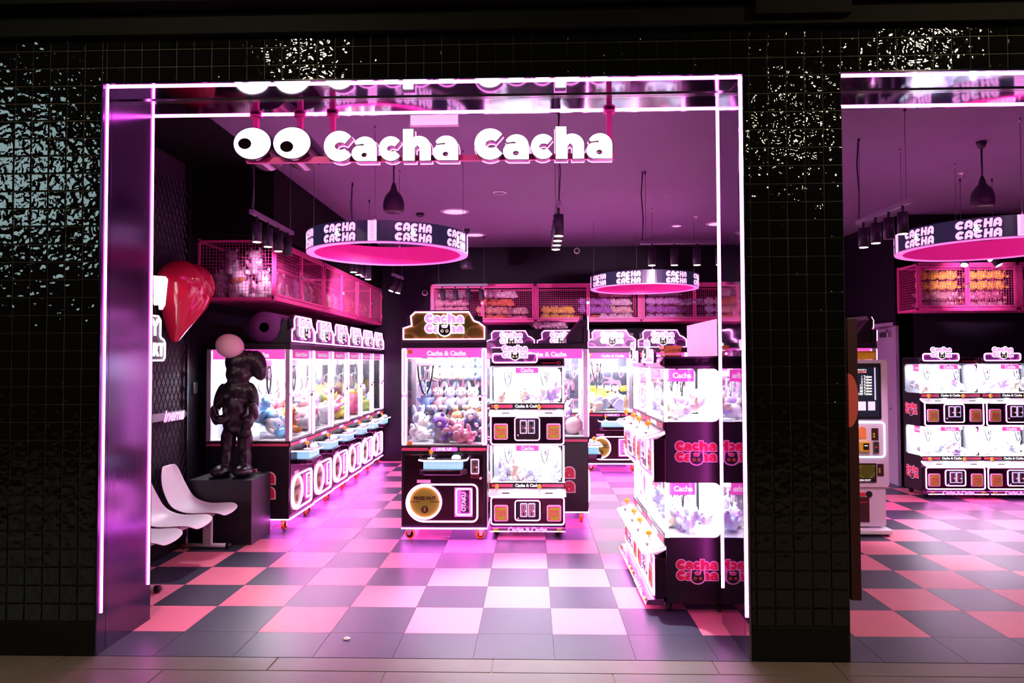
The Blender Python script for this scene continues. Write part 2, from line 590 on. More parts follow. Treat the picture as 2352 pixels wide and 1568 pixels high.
def text_mesh(s, size, extrude=.001, offset=0.0, shear=0.0, align='CENTER', space=1.0):
    key = (s, size, extrude, offset, shear, align, space)
    if key in TXT:
        return TXT[key].copy()
    c = bpy.data.curves.new('txt', 'FONT')
    c.body = s
    c.size = size
    c.extrude = extrude
    c.offset = offset
    c.shear = shear
    c.align_x = align
    c.align_y = 'CENTER'
    c.space_character = space
    c.resolution_u = 3
    o = bpy.data.objects.new('txt', c)
    COL.objects.link(o)
    bpy.context.view_layer.update()
    me = bpy.data.meshes.new_from_object(o.evaluated_get(bpy.context.evaluated_depsgraph_get()))
    bpy.data.objects.remove(o)
    me.materials.clear()
    _stand(me)
    TXT[key] = me
    return me.copy()


PRE = [('LEVEL UP', .036, .0012), ('Cacha & Cacha', .06, .003), ('Cacha & Cacha', .066, .003), ('PRIZE OUT', .042, .0018), ('OTAKU', .052, .003), ('PRIZE', .034, .0012), ('OUT', .040, .0016),
       ('Cacha & Cacha', .038, .0016), ('Cacha', .05, .002), ('Cacha & Cacha', .060, .003), ('&', .075, .003)]
for _s, _z, _o in PRE:
    text_mesh(_s, _z, .001, _o)


def text(s, size, m, parent, loc, extrude=.001, offset=0.0, shear=0.0, name='lettering', rot=None, align='CENTER', space=1.0):
    me = text_mesh(s, size, extrude, offset, shear, align, space)
    me.name = name
    return ob(name, me, m, parent, loc, rot)


GLYPH = {
    'C': (.97, [circ(.485, .485, .485, 30, 38, 322) + circ(.52, .485, .17, 10, 325, 35, .115)[::1]], []),
    'c': (.75, [circ(.375, .39, .375, 26, 38, 322, .39) + circ(.40, .39, .135, 10, 325, 35, .09)], []),
    'a': (.80, [[(.80, 0), (.80, .42)] + circ(.42, .42, .38, 14, 0, 152, .36) + [(.13, .515), (.37, .545), (.39, .50), (.24, .50)] + circ(.24, .25, .24, 12, 90, 270, .25)],
          [circ(.40, .20, .085, 10, rz=.065)]),
    'h': (.88, [[(0, 0), (0, 1.0), (.34, 1.0), (.34, .745)] + circ(.50, .42, .38, 12, 104, 0, .36) + [(.88, 0), (.52, 0), (.52, .40), (.45, .47), (.38, .40), (.38, 0)]], []),
    'A': (.80, [[(.80, 0), (.80, .55)] + circ(.40, .55, .40, 12, 0, 180, .45) + [(0, 0), (.27, 0), (.27, .20), (.53, .20), (.53, 0)]],
          [circ(.40, .52, .10, 10, rz=.13)]),
    'H': (.82, [[(0, 0), (0, 1), (.29, 1), (.29, .63), (.53, .63), (.53, 1), (.82, 1), (.82, 0), (.53, 0), (.53, .36), (.29, .36), (.29, 0)]], []),
}
SOLID = {
    'C': [circ(.485, .485, .485, 30)], 'c': [circ(.375, .39, .375, 26, rz=.39)],
    'a': [[(.80, 0), (.80, .42)] + circ(.42, .42, .38, 14, 0, 160, .36) + [(.0, .45), (0, .25)] + circ(.24, .25, .24, 8, 190, 270, .25)],
    'h': [[(0, 0), (0, 1.0), (.34, 1.0), (.34, .745)] + circ(.50, .42, .38, 12, 104, 0, .36) + [(.88, 0)]],
}
GM = {}


def glyph_mesh(ch, offset):
    key = (ch, round(offset, 4))
    if key in GM:
        return GM[key]
    cu = bpy.data.curves.new('glyph', 'CURVE')
    cu.dimensions = '2D'
    cu.fill_mode = 'BOTH'
    cu.extrude = 1.0
    cu.offset = offset
    _, outer, holes = GLYPH[ch]
    for poly in (SOLID[ch] if offset > .05 and ch in SOLID else outer + holes):
        sp = cu.splines.new('POLY')
        sp.points.add(len(poly) - 1)
        for p, (x, y) in zip(sp.points, poly):
            p.co = (x, y, 0, 1)
        sp.use_cyclic_u = True
    o = bpy.data.objects.new('glyph', cu)
    COL.objects.link(o)
    bpy.context.view_layer.update()
    me = bpy.data.meshes.new_from_object(o.evaluated_get(bpy.context.evaluated_depsgraph_get()))
    bpy.data.objects.remove(o)
    vs = [(v.co.x, -v.co.z, v.co.y) for v in me.vertices]
    fs = [tuple(p.vertices) for p in me.polygons]
    GM[key] = (vs, fs)
    bpy.data.meshes.remove(me)
    return GM[key]


CACHA = (('C', 0), ('a', .87), ('c', 1.72), ('h', 2.47), ('a', 3.40))
CACHA_W = 4.2
for _o in (0, .10, .005, -.012, .004, .022):
    for _c in 'CachAH':
        glyph_mesh(_c, _o)


def word_mb(mb, x0, z0, s, y, offset, extrude, layout=CACHA, shear=0.0):
    for ch, ax in layout:
        vs, fs = glyph_mesh(ch, offset)
        mb.add([(x0 + (ax + vx + shear * vz) * s, y + vy * extrude * s, z0 + vz * s) for vx, vy, vz in vs], fs)
    return mb


def logo(parent, cx_, cz, width, y, style, depth=.004):
    """two-line Cacha logo with the black cat face; flat parts facing -y"""
    s = width / CACHA_W
    letters, back, eye = {'glow': ('logo_glow', 'logo_back_glow', 'cat_eye_glow'), 'print': ('red_print', 'pale_pink_print', 'orange_print'),
                          'pale': ('pink_print', 'white_print', 'cream_print')}[style]
    x0 = cx_ - width / 2
    zt, zb = cz + .06 * s, cz - 1.02 * s
    b = MB()
    word_mb(b, x0, zt, s, y, .10, depth * .5 / s)
    word_mb(b, x0, zb, s, y, .10, depth * .5 / s)
    b.build('logo_backing', back, parent)
    b = MB()
    word_mb(b, x0, zt, s, y - depth, .005, depth * .5 / s)
    word_mb(b, x0, zb, s, y - depth, .005, depth * .5 / s)
    b.build('logo_lettering', letters, parent)

    def cat(k):
        c = [(-.62, .95), (-.70, .45), (-.72, .1)] + circ(0, 0, .72, 16, 190, 350, .60) + [(.72, .1), (.70, .45), (.62, .95), (.28, .34), (-.28, .34)]
        return [(cx_ + .05 * s + x * s * k, cz - .80 * s + z * s * k) for x, z in c]
    MB().prism(cat(1.10), y - depth * 2.2, y - depth * .8).build('cat_outline', back, parent)
    MB().prism(cat(.88), y - depth * 3.4, y - depth * 2.0).build('cat_face', 'black_print', parent)
    for sx in (-1, 1):
        ex, ez = cx_ + .05 * s + sx * .27 * s, cz - .84 * s
        MB().tube([(ex + .13 * s * math.cos(a), y - depth * 3.4 + .030 * s, ez + .13 * s * math.sin(a)) for a in [2 * PI * i / 12 for i in range(12)]], .062 * s, 4, True).build('cat_eye', eye, parent)


def caster(parent, x, y, r, tyre, rz=0.0, wd=.03):
    """swivel caster: bracket, fork, tyre, hub"""
    c = bpy.data.objects.new('caster', None)
    MBc = MB().box(-.035, .035, -.03, .03, 2 * r + .006, 2 * r + .016)
    MBc.prism_x([(-.03, 2 * r + .01), (.03, 2 * r + .01), (.018, r - .012), (-.010, r - .012)], -wd * .5 - .010, -wd * .5 - .005)
    MBc.prism_x([(-.03, 2 * r + .01), (.03, 2 * r + .01), (.018, r - .012), (-.010, r - .012)], wd * .5 + .005, wd * .5 + .010)
    b = MBc.build('caster', 'steel' if tyre == 'orange_tyre' else 'black_plastic', parent, (x, y, 0), (0, 0, rz))
    MB().lathe([(r * .72, -wd / 2), (r * .93, -wd / 2), (r, -wd / 4), (r, wd / 4), (r * .93, wd / 2), (r * .72, wd / 2), (r * .72, -wd / 2)], 20, (0.004, 0, r), 'x').build('tyre', tyre, b)
    MB().lathe([(.008, -wd * .55), (r * .72, -wd * .42), (r * .72, wd * .42), (.008, wd * .55)], 12, (0.004, 0, r), 'x', False).build('hub', 'black_plastic', b)
    return b

# ------------------------------------------------------------------ setting: floors
T = .457
YF, YB = -.367, .22          # facade face and back of the shopfront wall
PX0, PX1, PZ = -.342, 3.38, 3.31
RX0, RX1 = 3.928, 8.3
CEIL, BACK = 3.6, 7.5
floor = struct(MB().box(-1.3, 9.6, YF, BACK + .1, -.08, -.004).build('floor', 'floor_joint'))


def tile_me(w, d, h, name, m):
    g = .0009
    b = .0006
    mb = MB().add([(g, g, -h), (w - g, g, -h), (w - g, d - g, -h), (g, d - g, -h), (g + b, g + b, 0), (w - g - b, g + b, 0), (w - g - b, d - g - b, 0), (g + b, d - g - b, 0)],
                  [(4, 5, 6, 7), (0, 1, 5, 4), (1, 2, 6, 5), (2, 3, 7, 6), (3, 0, 4, 7)])
    me = mb.mesh(name)
    me.materials.append(M[m])
    return me


tp, td = tile_me(T, T, .004, 'floor_tile', 'pink_tile'), tile_me(T, T, .004, 'floor_tile', 'dark_tile')
tf = tile_me(T, .367, .004, 'floor_tile', 'dark_tile')
cells = [(i, j) for j in range(17) for i in range(-3, 19) if not (i >= 16 and j >= 12)]
cells.sort(key=lambda c: c[1] + (30 if c[0] in (-3, 17, 18) else 0))
n_single = 300 - 22
for n, (i, j) in enumerate(cells):
    if n < n_single:
        o = ob('floor_tile', tp if (i + j) % 2 else td, None, floor, (i * T, j * T, 0))
for i in range(-3, 19):
    ob('floor_tile', tf, None, floor, (i * T, YF, 0))
for pm, par in (('pink_tile', 1), ('dark_tile', 0)):
    mb = MB()
    for n, (i, j) in enumerate(cells):
        if n >= n_single and (i + j) % 2 == par:
            mb.box(i * T + .0016, (i + 1) * T - .0016, j * T + .0016, (j + 1) * T - .0016, -.004, 0)
    struct(mb.build('far_floor_tiles', pm, floor), 'stuff')

mall = struct(MB().box(-6, 10, -9, YF, -.09, -.006).build('floor_mall', 'stone_joint'))
rows = [(-.537, -.372, [-1.72, -.50, .72, 1.94, 3.16, 3.82, 5.04, 6.3]), (-1.15, -.543, [-2.3, -1.07, .15, 1.37, 2.59, 3.81, 5.03, 6.3]),
        (-1.76, -1.156, [-2.9, -1.7, -.5, .72, 1.94, 3.16, 4.38, 5.6])]
for y0, y1, xs in rows:
    for a, b in zip(xs, xs[1:]):
        MB().box(a + .003, b - .003, y0, y1, -.02, 0).build('stone_paver', 'stone', mall, bevel=.002)
MB().box(-6, 10, -9, -1.762, -.02, -.002).build('far_paving', 'stone', mall)

# ------------------------------------------------------------------ setting: shopfront wall of black glazed tiles
GY = YF + .007
TW = .1035


def glaze_tile(w, h):
    g, b, t = .0022, .004, .0072
    x0, x1, z0, z1 = g, w - g, g, h - g
    vs = [(x0, 0, z0), (x1, 0, z0), (x1, 0, z1), (x0, 0, z1), (x0 + b, -t, z0 + b), (x1 - b, -t, z0 + b), (x1 - b, -t, z1 - b), (x0 + b, -t, z1 - b)]
    fs = [(0, 1, 5, 4), (1, 2, 6, 5), (2, 3, 7, 6), (3, 0, 4, 7), (4, 5, 6, 7)]
    me = MB().add(vs, fs).mesh('glazed_tile')
    me.materials.append(M['glaze'])
    return me


TILES = {}


def put_tile(x, z, w, h, parent):
    k = (round(w, 4), round(h, 4))
    if k not in TILES:
        TILES[k] = glaze_tile(w, h)
    ob('glazed_tile', TILES[k], None, parent, (x, GY, z), (U(-.012, .012), 0, U(-.012, .012)))


SK = .19
wl = struct(MB().box(-4.0, PX0, GY, YB, 0, 4.2).build('wall_left', 'grout'))
for i in range(9):
    for k in range(33):
        z = SK + k * TW
        h = min(TW, 3.565 - z)
        if h > .02:
            put_tile(PX0 - (i + 1) * TW, z, TW, h, wl)
wp = struct(MB().box(PX1, RX0, GY, YB, 0, 4.2).build('wall_pillar', 'grout'))
for i in range(6):
    for k in range(30):
        x0 = max(PX1, RX0 - (i + 1) * TW)
        put_tile(x0, SK + k * TW, RX0 - i * TW - x0, TW, wp)
wh = struct(MB().box(PX0, PX1, GY, YB, PZ, 4.2).build('wall_header', 'grout'))
wh2 = struct(MB().box(RX0, 9.6, GY, YB, PZ, 4.2).build('wall_header_right', 'grout'))
ZH = SK + 30 * TW
for k in range(3):
    z = ZH + k * TW
    h = min(TW, 3.565 - z)
    i = 0
    while True:
        x1 = RX0 - i * TW
        if x1 <= PX0 + .01:
            break
        x0 = max(PX0, x1 - TW)
        put_tile(x0, z if (k or x0 > PX1 - TW) else z, x1 - x0, h, wp if x0 >= PX1 - .07 else wh)
        i += 1
    for i in range(28):
        put_tile(RX0 + i * TW, z, TW, h, wh2)
struct(MB().box(-4, PX0 - .002, YF - .012, GY + .002, 0, SK - .002).build('baseboard_facade_left', 'black_skirt', bevel=.002))
struct(MB().box(PX1 + .004, RX0 - .012, YF - .004, GY + .002, 0, SK - .004).build('baseboard_facade_pillar', 'black_skirt', bevel=.002))
# black bulkheads of the mall above the shopfront
struct(MB().box(-6, 10, YF - .05, GY + .03, 3.565, 3.68).build('trim_1', 'black_paint', bevel=.004))
struct(MB().box(-6, 10, YF - .16, GY + .03, 3.70, 4.6).build('trim_2', 'black_paint', bevel=.004))
struct(MB().box(3.42, 3.95, YF - .10, GY - .01, 3.60, 3.9).build('trim_3', 'black_paint', bevel=.004))

# ------------------------------------------------------------------ setting: steel lining of the openings with LED tubes


def jamb(name, x, sgn, zb_front, zb_back, lm='lining'):
    """lining panel on a reveal; sgn: direction in which the panel faces"""
    x1 = x + sgn * .012
    a, b = min(x, x1), max(x, x1)
    o = struct(MB().box(a, b, -.283, YB - .02, 0, PZ).build(name, lm, bevel=.001))
    MB().box(a, b + (.001 if sgn > 0 else 0), YF - .006, -.287, 0, PZ).build('lining_edge_strip', lm, o, bevel=.001)
    for y, zb in ((-.333, zb_front), (.168, zb_back)):
        MB().tube([(x1 + sgn * .003, y, zb), (x1 + sgn * .003, y, PZ)], .0075, 6).build('led_tube', 'led_portal', o)
    return o


jamb('trim_4', PX0, 1, .23, .235)
jamb('trim_5', PX1, -1, .23, .235, 'lining_mirror')


def soffit(name, x0, x1):
    o = struct(MB().box(x0, x1, YF - .006, -.115, PZ - .012, PZ).build(name, 'soffit', bevel=.001))
    MB().box(x0, x1, -.065, YB - .005, PZ - .012, PZ).build('soffit_panel', 'soffit', o)
    for y in (-.108, -.090, -.072):
        MB().box(x0, x1, y - .005, y + .005, PZ - .020, PZ).build('shutter_guide_rail', 'chrome', o)
    for y in (-.333, .168):
        MB().tube([(x0, y, PZ - .015), (x1, y, PZ - .015)], .0075, 6).build('led_tube', 'led_portal', o)
    return o


soffit('trim_6', PX0 + .012, PX1 - .012)
soffit('trim_7', RX0, 9.4)

# ------------------------------------------------------------------ setting: room shell
struct(MB().box(-1.3, 9.6, YB - .03, BACK + .1, CEIL, CEIL + .1).build('ceiling', 'ceiling'))
struct(MB().box(-1.4, 7.2, BACK, BACK + .1, 0, CEIL).build('wall_back', 'wall_dark'))
struct(MB().box(-.36, 7.05, BACK - .018, BACK, 0, .13).build('baseboard_back', 'black_skirt', bevel=.003))
struct(MB().box(-1.40, -1.18, 2.35, BACK, 0, CEIL).build('wall_left_rear', 'wall_dark'))
struct(MB().box(-1.40, -1.17, YB, 2.35, 0, CEIL).build('wall_left_front', 'mesh_back'))
struct(MB().box(-1.18, -.37, 2.46, BACK, 2.93, CEIL).build('wall_bulkhead', 'black_paint'))
struct(MB().box(-1.18, -.37, YB, 2.46, CEIL - .012, CEIL - .001).build('ceiling_shade_panel', 'black_paint'))  # added dark sheet standing in for the shaded stretch of ceiling
struct(MB().box(7.05, 7.2, 5.1, BACK, 0, CEIL).build('wall_door_side', 'wall_dark'))
struct(MB().box(7.05, 9.6, 5.1, 5.25, 0, CEIL).build('wall_right_rear', 'wall_dark'))
struct(MB().box(9.5, 9.6, YB, 5.1, 0, CEIL).build('wall_right', 'wall_dark'))
struct(MB().box(7.06, 9.5, 5.085, 5.1, 0, .13).build('baseboard_right', 'black_skirt', bevel=.003))
struct(MB().box(-1.17, -1.02, YB, 2.06, 0, .12).build('baseboard_left', 'black_skirt', bevel=.003))
# door in the side wall
d1 = struct(MB().box(7.018, 7.05, 5.235, 6.15, 0, 2.12).build('door_1', 'door_paint', bevel=.003))
MB().box(7.005, 7.05, 5.17, 5.23, 0, 2.18).build('door_frame', 'door_paint', d1, bevel=.003)
MB().box(7.005, 7.05, 5.17, 6.22, 2.125, 2.18).build('door_frame_head', 'door_paint', d1, bevel=.003)
MB().box(6.96, 7.018, 5.30, 5.52, 1.98, 2.05).build('door_closer', 'steel', d1, bevel=.006)
MB().tube([(6.985, 5.36, 2.055), (6.95, 5.30, 2.10), (7.0, 5.62, 2.11)], .008, 6).build('closer_arm', 'steel', d1)
MB().cyl((7.018, 5.34, 1.02), (6.965, 5.34, 1.02), .010).cyl((6.965, 5.34, 1.02), (6.965, 5.46, 1.02), .009).build('door_handle', 'steel', d1)

# diamond mesh on the left wall
wm = thing('wall_mesh_panel', 'black diamond wire mesh covering the left wall behind the white seats', 'mesh panel', (-1.145, 0, 0))
mb = MB()
Y0m, Y1m, Z0m, Z1m, dy, dz = .26, 2.30, .14, 3.5, .075, .135
n = int((Y1m - Y0m) / dy)
m_ = int((Z1m - Z0m) / dz)
for k in range(-m_, n + 1):
    for sg in (1, -1):
        ya = Y0m + k * dy if sg > 0 else Y1m - k * dy
        pts = []
        for q in range(m_ + 1):
            y = ya + sg * q * dy
            if Y0m - 1e-6 <= y <= Y1m + 1e-6:
                pts.append((.004 * sg, y, Z0m + q * dz))
        if len(pts) > 1:
            a, b = Vector(pts[0]), Vector(pts[-1])
            mb.tube([a, b], .0042, 4, smooth=False)
mb.build('wire_mesh', 'mesh_black', wm)
for y in (Y0m, Y1m):
    MB().box(-.015, .015, y - .014, y + .014, .02, 3.58).build('mesh_frame_post', 'mesh_black', wm, bevel=.002)
MB().box(-.012, .014, Y0m, Y1m, 1.16, 1.20).build('mesh_frame_rail', 'mesh_black', wm, bevel=.002)

# ------------------------------------------------------------------ claw machine (front faces -y, origin on the floor at the front centre)
CW, CD = .806, .85


def claw_parts(t, x, y, z, s=1.0, wire=True):
    c = MB().box(x - .09 * s, x + .09 * s, y - .07 * s, y + .07 * s, z - .07 * s, z).build('claw_carriage', 'white_plastic', t, bevel=.004)
    MB().lathe([(.016 * s, z - .22 * s), (.028 * s, z - .20 * s), (.028 * s, z - .12 * s), (.014 * s, z - .07 * s)], 10, (x, y, 0)).build('claw_head', 'chrome', c)
    for k in range(3):
        a = 2 * PI * k / 3 + .5
        dx, dy = math.cos(a), math.sin(a)
        MB().tube([(x + dx * .02 * s, y + dy * .02 * s, z - .19 * s), (x + dx * .10 * s, y + dy * .10 * s, z - .22 * s), (x + dx * .115 * s, y + dy * .115 * s, z - .30 * s), (x + dx * .07 * s, y + dy * .07 * s, z - .36 * s)],
                  .007 * s, 6).build('claw_prong', 'chrome', c)
    if wire:
        MB().tube([(x - .10 * s, y, z - .05 * s)] + [(x - .10 * s + .16 * s * u, y - .02, z - .05 * s - .30 * s * math.sin(PI * u) ** .7) for u in (.1, .25, .4, .5, .6, .75, .9)] + [(x + .06 * s, y, z - .05 * s)], .009 * s, 6).build('coiled_cable', 'black_plastic', c)
    return c


MARQ = [(-.403, 1.862), (-.403, 2.0), (-.325, 2.025), (-.333, 2.107), (-.279, 2.157), (.247, 2.157), (.296, 2.07), (.341, 2.054), (.403, 2.005), (.403, 1.862)]


def scale_poly(p, k, c=(0, 2.0)):
    return [((x - c[0]) * k + c[0], (z - c[1]) * k + c[1]) for x, z in p]


def inset(p, d):
    """inset a clockwise/any outline by moving each vertex along its bisector"""
    n = len(p)
    area = sum(p[i][0] * p[(i + 1) % n][1] - p[(i + 1) % n][0] * p[i][1] for i in range(n))
    sg = 1 if area > 0 else -1
    out = []
    for i in range(n):
        a, b, c = Vector(p[i - 1]), Vector(p[i]), Vector(p[(i + 1) % n])
        e1, e2 = (b - a).normalized(), (c - b).normalized()
        n1, n2 = Vector((-e1.y, e1.x)) * sg, Vector((-e2.y, e2.x)) * sg
        m = (n1 + n2)
        m = m / max(.3, m.dot(n1)) if m.length > 1e-6 else n1
        out.append(tuple(b + m * d))
    return out


def make_claw(label, back='interior_back', marq='gold_camo', shelves=True):
    t = thing('claw_machine', label, 'claw machine')
    h = CW / 2
    # lower cabinet
    c = MB().box(-h, h, .006, CD, .115, .826).build('cabinet', 'black_side', t, bevel=.004)
    MB().box(-h + .028, h - .028, 0, .010, .150, .800).build('cabinet_door', 'black_metal', c, bevel=.003)
    MB().tube([(-h + .004, .0, .112), (-h + .004, CD - .01, .112), (h - .004, CD - .01, .112), (h - .004, 0, .112)], .0070, 6, True, False).build('underglow_led', 'led_under', t)
    b = MB().box(-h - .001, h + .001, -.004, CD, .826, .883).build('belt', 'black_plastic', t, bevel=.003)
    for sx in (-1, 1):
        MB().prism(rrect(min(sx * .40, sx * .145), max(sx * .40, sx * .145), .836, .864, .012), -.008, -.003).build('belt_stripe', 'pink_print', b)
    MB().prism(rrect(-.128, .128, .832, .868, .016), -.010, -.003).build('level_plate', 'pink_acrylic', b)
    text('LEVEL UP', .036, 'white_print', b, (0, -.012, .850), offset=.0012)
    for sx in (-1, 1):
        MB().box(sx * (h + .0005) - .002, sx * (h + .0005) + .002, .01, CD - .01, .836, .862).build('side_stripe', 'pink_print', b)
    # glass case
    for sx in (-1, 1):
        for y0 in (.004, CD - .05):
            p = MB().box(sx * h - (.052 if sx > 0 else 0), sx * h + (0 if sx > 0 else .052), y0, y0 + .046, .883, 1.80).build('corner_post', 'pale_post', t, bevel=.004)
            if y0 < .1:
                xm = sx * (h - .026)
                for z0, z1 in ((.895, 1.335), (1.365, 1.79)):
                    led(rrect(xm - .017, xm + .017, z0, z1, .012, 3), -.002, .0055, 'post_led', 'led_machine', p)
        MB().box(sx * (h - .006) - .003, sx * (h - .006) + .003, .05, CD - .05, .885, 1.80).build('side_glass', 'glass', t)
    MB().box(-h + .052, h - .052, .010, .016, .885, 1.80).build('front_glass', 'glass', t)
    MB().box(h - .075, h - .052, -.004, .012, 1.30, 1.335).build('glass_lock', 'brown_print', t, bevel=.002)
    for z in (.905, 1.765):
        MB().box(-h + .054, -h + .10, .002, .012, z - .018, z + .018).build('glass_hinge', 'gold_bow', t, bevel=.002)
    MB().box(-h + .02, h - .02, CD - .03, CD - .012, .883, 1.80).build('case_back', back, t)
    MB().box(-h + .01, h - .01, .02, CD - .03, .883, .893).build('case_deck', 'interior_white', t)
    hd = MB().box(-h + .05, h - .05, .022, .028, 1.71, 1.80).build('header_strip', 'pink_acrylic', t)
    text('Cacha & Cacha', .06, 'white_print', hd, (.02, .018, 1.748), offset=.003)
    for sx in (-1, 1):
        hs = MB().box(sx * (h - .022) - .003, sx * (h - .022) + .003, .06, CD - .06, 1.70, 1.80).build('side_header_strip', 'pink_acrylic', t)
        text('Cacha & Cacha', .066, 'white_print', hs, (sx * (h - .017), CD * .5, 1.742), offset=.003, rot=(0, 0, sx * PI / 2))
    MB().box(-h, h, 0, CD, 1.80, 1.86).build('top_housing', 'black_side', t, bevel=.004)
    MB().box(-.33, .33, .20, .74, 1.792, 1.798).build('ceiling_panel', 'interior_white', t)
    L = area_light('case_light', (0, .45, 1.785), (0, .45, 0), .60, 15, (.93, .96, 1.0), .55, 'RECTANGLE')
    L.parent = t
    # prize chute of clear acrylic
    MB().box(-.10, -.094, .03, .32, .893, 1.10).box(-h + .06, -.10, .32, .326, .893, 1.10).build('chute_wall', 'acrylic', t)
    claw_parts(t, -.20, .30, 1.70)
    if shelves:
        for z in (1.47, 1.17):
            MB().box(-.33, .345, .46, .78, z, z + .012).build('clear_shelf', 'acrylic', t)
    # marquee
    mq = MB().prism(MARQ, .0, .045).build('marquee', 'black_side', t, bevel=.003)
    MB().prism(inset(MARQ, .012), -.006, .004).build('marquee_panel', marq, mq)
    led(inset(MARQ, .020), -.010, .0075, 'marquee_led', 'led_machine', mq)
    logo(mq, .005, 2.03, .36, -.016, 'glow', .006)
    hs = MB().prism_x([(.045, 1.862), (.045, 2.10), (.07, 2.10), (.22, 1.91), (.22, 1.862)], -.36, .36).build('marquee_housing', 'black_side', t, bevel=.003)
    for k in range(5):
        x = -.30 + .15 * k
        MB().prism_x([(.062, 2.108), (.075, 2.112), (.222, 1.922), (.222, 1.905)], x - .02, x + .02).build('rib', 'sign_side', hs)
    # control shelf
    plan = [(-.217, .0), (-.217, -.115), (-.170, -.165), (.172, -.165), (.224, -.115), (.224, 0)]
    cs = MB().prism_z(plan, .757, .776).build('control_shelf', 'black_plastic', t, bevel=.003)
    MB().tube([(x, y, .764) for x, y in plan], .0075, 6).build('shelf_led', 'led_white', cs)
    MB().box(-.176, .180, -.125, 0, .682, .756).build('lit_grille', 'cool_lightbox', cs)
    MB().prism_z([(x * .985, y * .95) for x, y in plan], .632, .680).build('under_tray', 'black_metal', cs, bevel=.008)
    j = MB().cyl((-.111, -.085, .776), (-.111, -.085, .825), .006, 8).build('joystick', 'chrome', t)
    MB().sph((-.111, -.085, .838), .022, 14, 9).build('ball_knob', 'orange_ball', j)
    MB().lathe([(.034, .776), (.034, .779)], 14, (-.111, -.085, 0)).build('dust_cover', 'button_glow', j)
    MB().lathe([(.043, .776), (.041, .792), (.026, .806), (.004, .809)], 18, (.123, -.085, 0)).build('push_button', 'button_glow', t)
    # coin plate, sticker, lock
    cp = MB().prism(rrect(.250, .330, .620, .760, .010), -.012, .002).build('coin_plate', 'screen_pink', t)
    MB().prism(rrect(.259, .321, .630, .750, .006), -.015, -.010).build('coin_face', 'steel', cp)
    MB().prism(circ(.290, .722, .017, 14), -.019, -.013).build('coin_ring', 'chrome', cp)
    MB().box(.288, .292, -.021, -.013, .706, .738).build('coin_slot', 'black_print', cp)
    MB().box(.280, .296, -.020, -.013, .645, .672).build('coin_return', 'black_print', cp)
    MB().box(.276, .302, -.018, -.013, .680, .690).build('coin_label', 'red_print', cp)
    MB().sph((.306, -.017, .684), .006, 8, 6).build('coin_lamp', 'button_glow', cp)
    MB().prism(rrect(.250, .322, .583, .613, .003), -.004, .002).build('price_plate', 'red_print', t)
    MB().prism(rrect(.254, .318, .587, .609, .002), -.006, .0).build('price_panel', 'black_print', t)
    MB().lathe([(.013, -.010), (.013, .002)], 12, (.345, 0, .582), 'y').build('cam_lock', 'chrome', t)
    MB().box(-.256, -.127, -.003, .002, .537, .566).build('warning_sticker', 'pale_pink_print', t)
    # prize door
    pd = MB().prism(circ(-.181, .357, .145, 36), -.006, .004).build('prize_disc', 'gold_disc', t)
    text('PRIZE OUT', .042, 'brown_print', pd, (-.181, -.0075, .393), offset=.0018)
    for sx in (-1, 1):
        MB().box(-.181 + sx * .096 - .046, -.181 + sx * .096 + .046, -.0085, -.005, .358, .364).build('disc_rule', 'brown_print', pd)
    MB().prism(circ(-.181, .288, .034, 20), -.008, -.005).build('claw_icon', 'brown_print', pd)
    MB().prism(rrect(-.190, -.172, .272, .312, .008), -.010, -.007).build('claw_icon_mark', 'gold_disc', pd)
    MB().tube([(x, -.010, z) for x, z in circ(-.181, .357, .152, 36)], .0100, 6, True).build('disc_led', 'led_machine', t)
    path = circ(-.181, .349, .172, 16, 90, 270) + [(.262, .177)] + circ(.262, .227, .05, 4, 270, 360) + circ(.262, .471, .05, 4, 0, 90)
    led(path, -.006, .0080, 'door_led', 'led_machine', t)
    wn = MB().box(.098, .266, -.008, .004, .222, .492).build('prize_window', 'pink_acrylic', t)
    led(rrect(.115, .258, .240, .482, .018, 3), -.012, .005, 'window_led', 'led_machine', wn)
    MB().box(.160, .236, -.0105, -.007, .26, .47).build('window_print', 'violet_camo', wn)
    text('OTAKU', .052, 'logo_glow', wn, (.186, -.012, .362), offset=.003, rot=(0, -PI / 2, 0))
    # side logos
    for sx in (-1, 1):
        s = MB().box(-.32, .32, 0, .001, -.17, .17).build('side_sticker', 'black_side', t, (sx * (h + .0025), .43, .46), (0, 0, sx * PI / 2))
        logo(s, 0, 0, .56, -.002, 'print', .0015)
        MB().box(sx * h - .002, sx * h + .002, .60, .70, .735, .765).build('side_vent', 'black_print', t)
    for sx in (-1, 1):
        for y in (.07, CD - .09):
            caster(t, sx * (h - .07), y, .048, 'orange_tyre', PI / 2 + U(-.5, .5), .03)
    return t


# ------------------------------------------------------------------ two-deck mini crane machine (front faces -y, glass plane y = 0)
DW, DD = .72, .40
DECKS = [(.865, 1.155, 1.21, 1.265, 1.617), (.104, .365, .45, .50, .862)]   # console bottom/top, shelf z, glass bottom/top


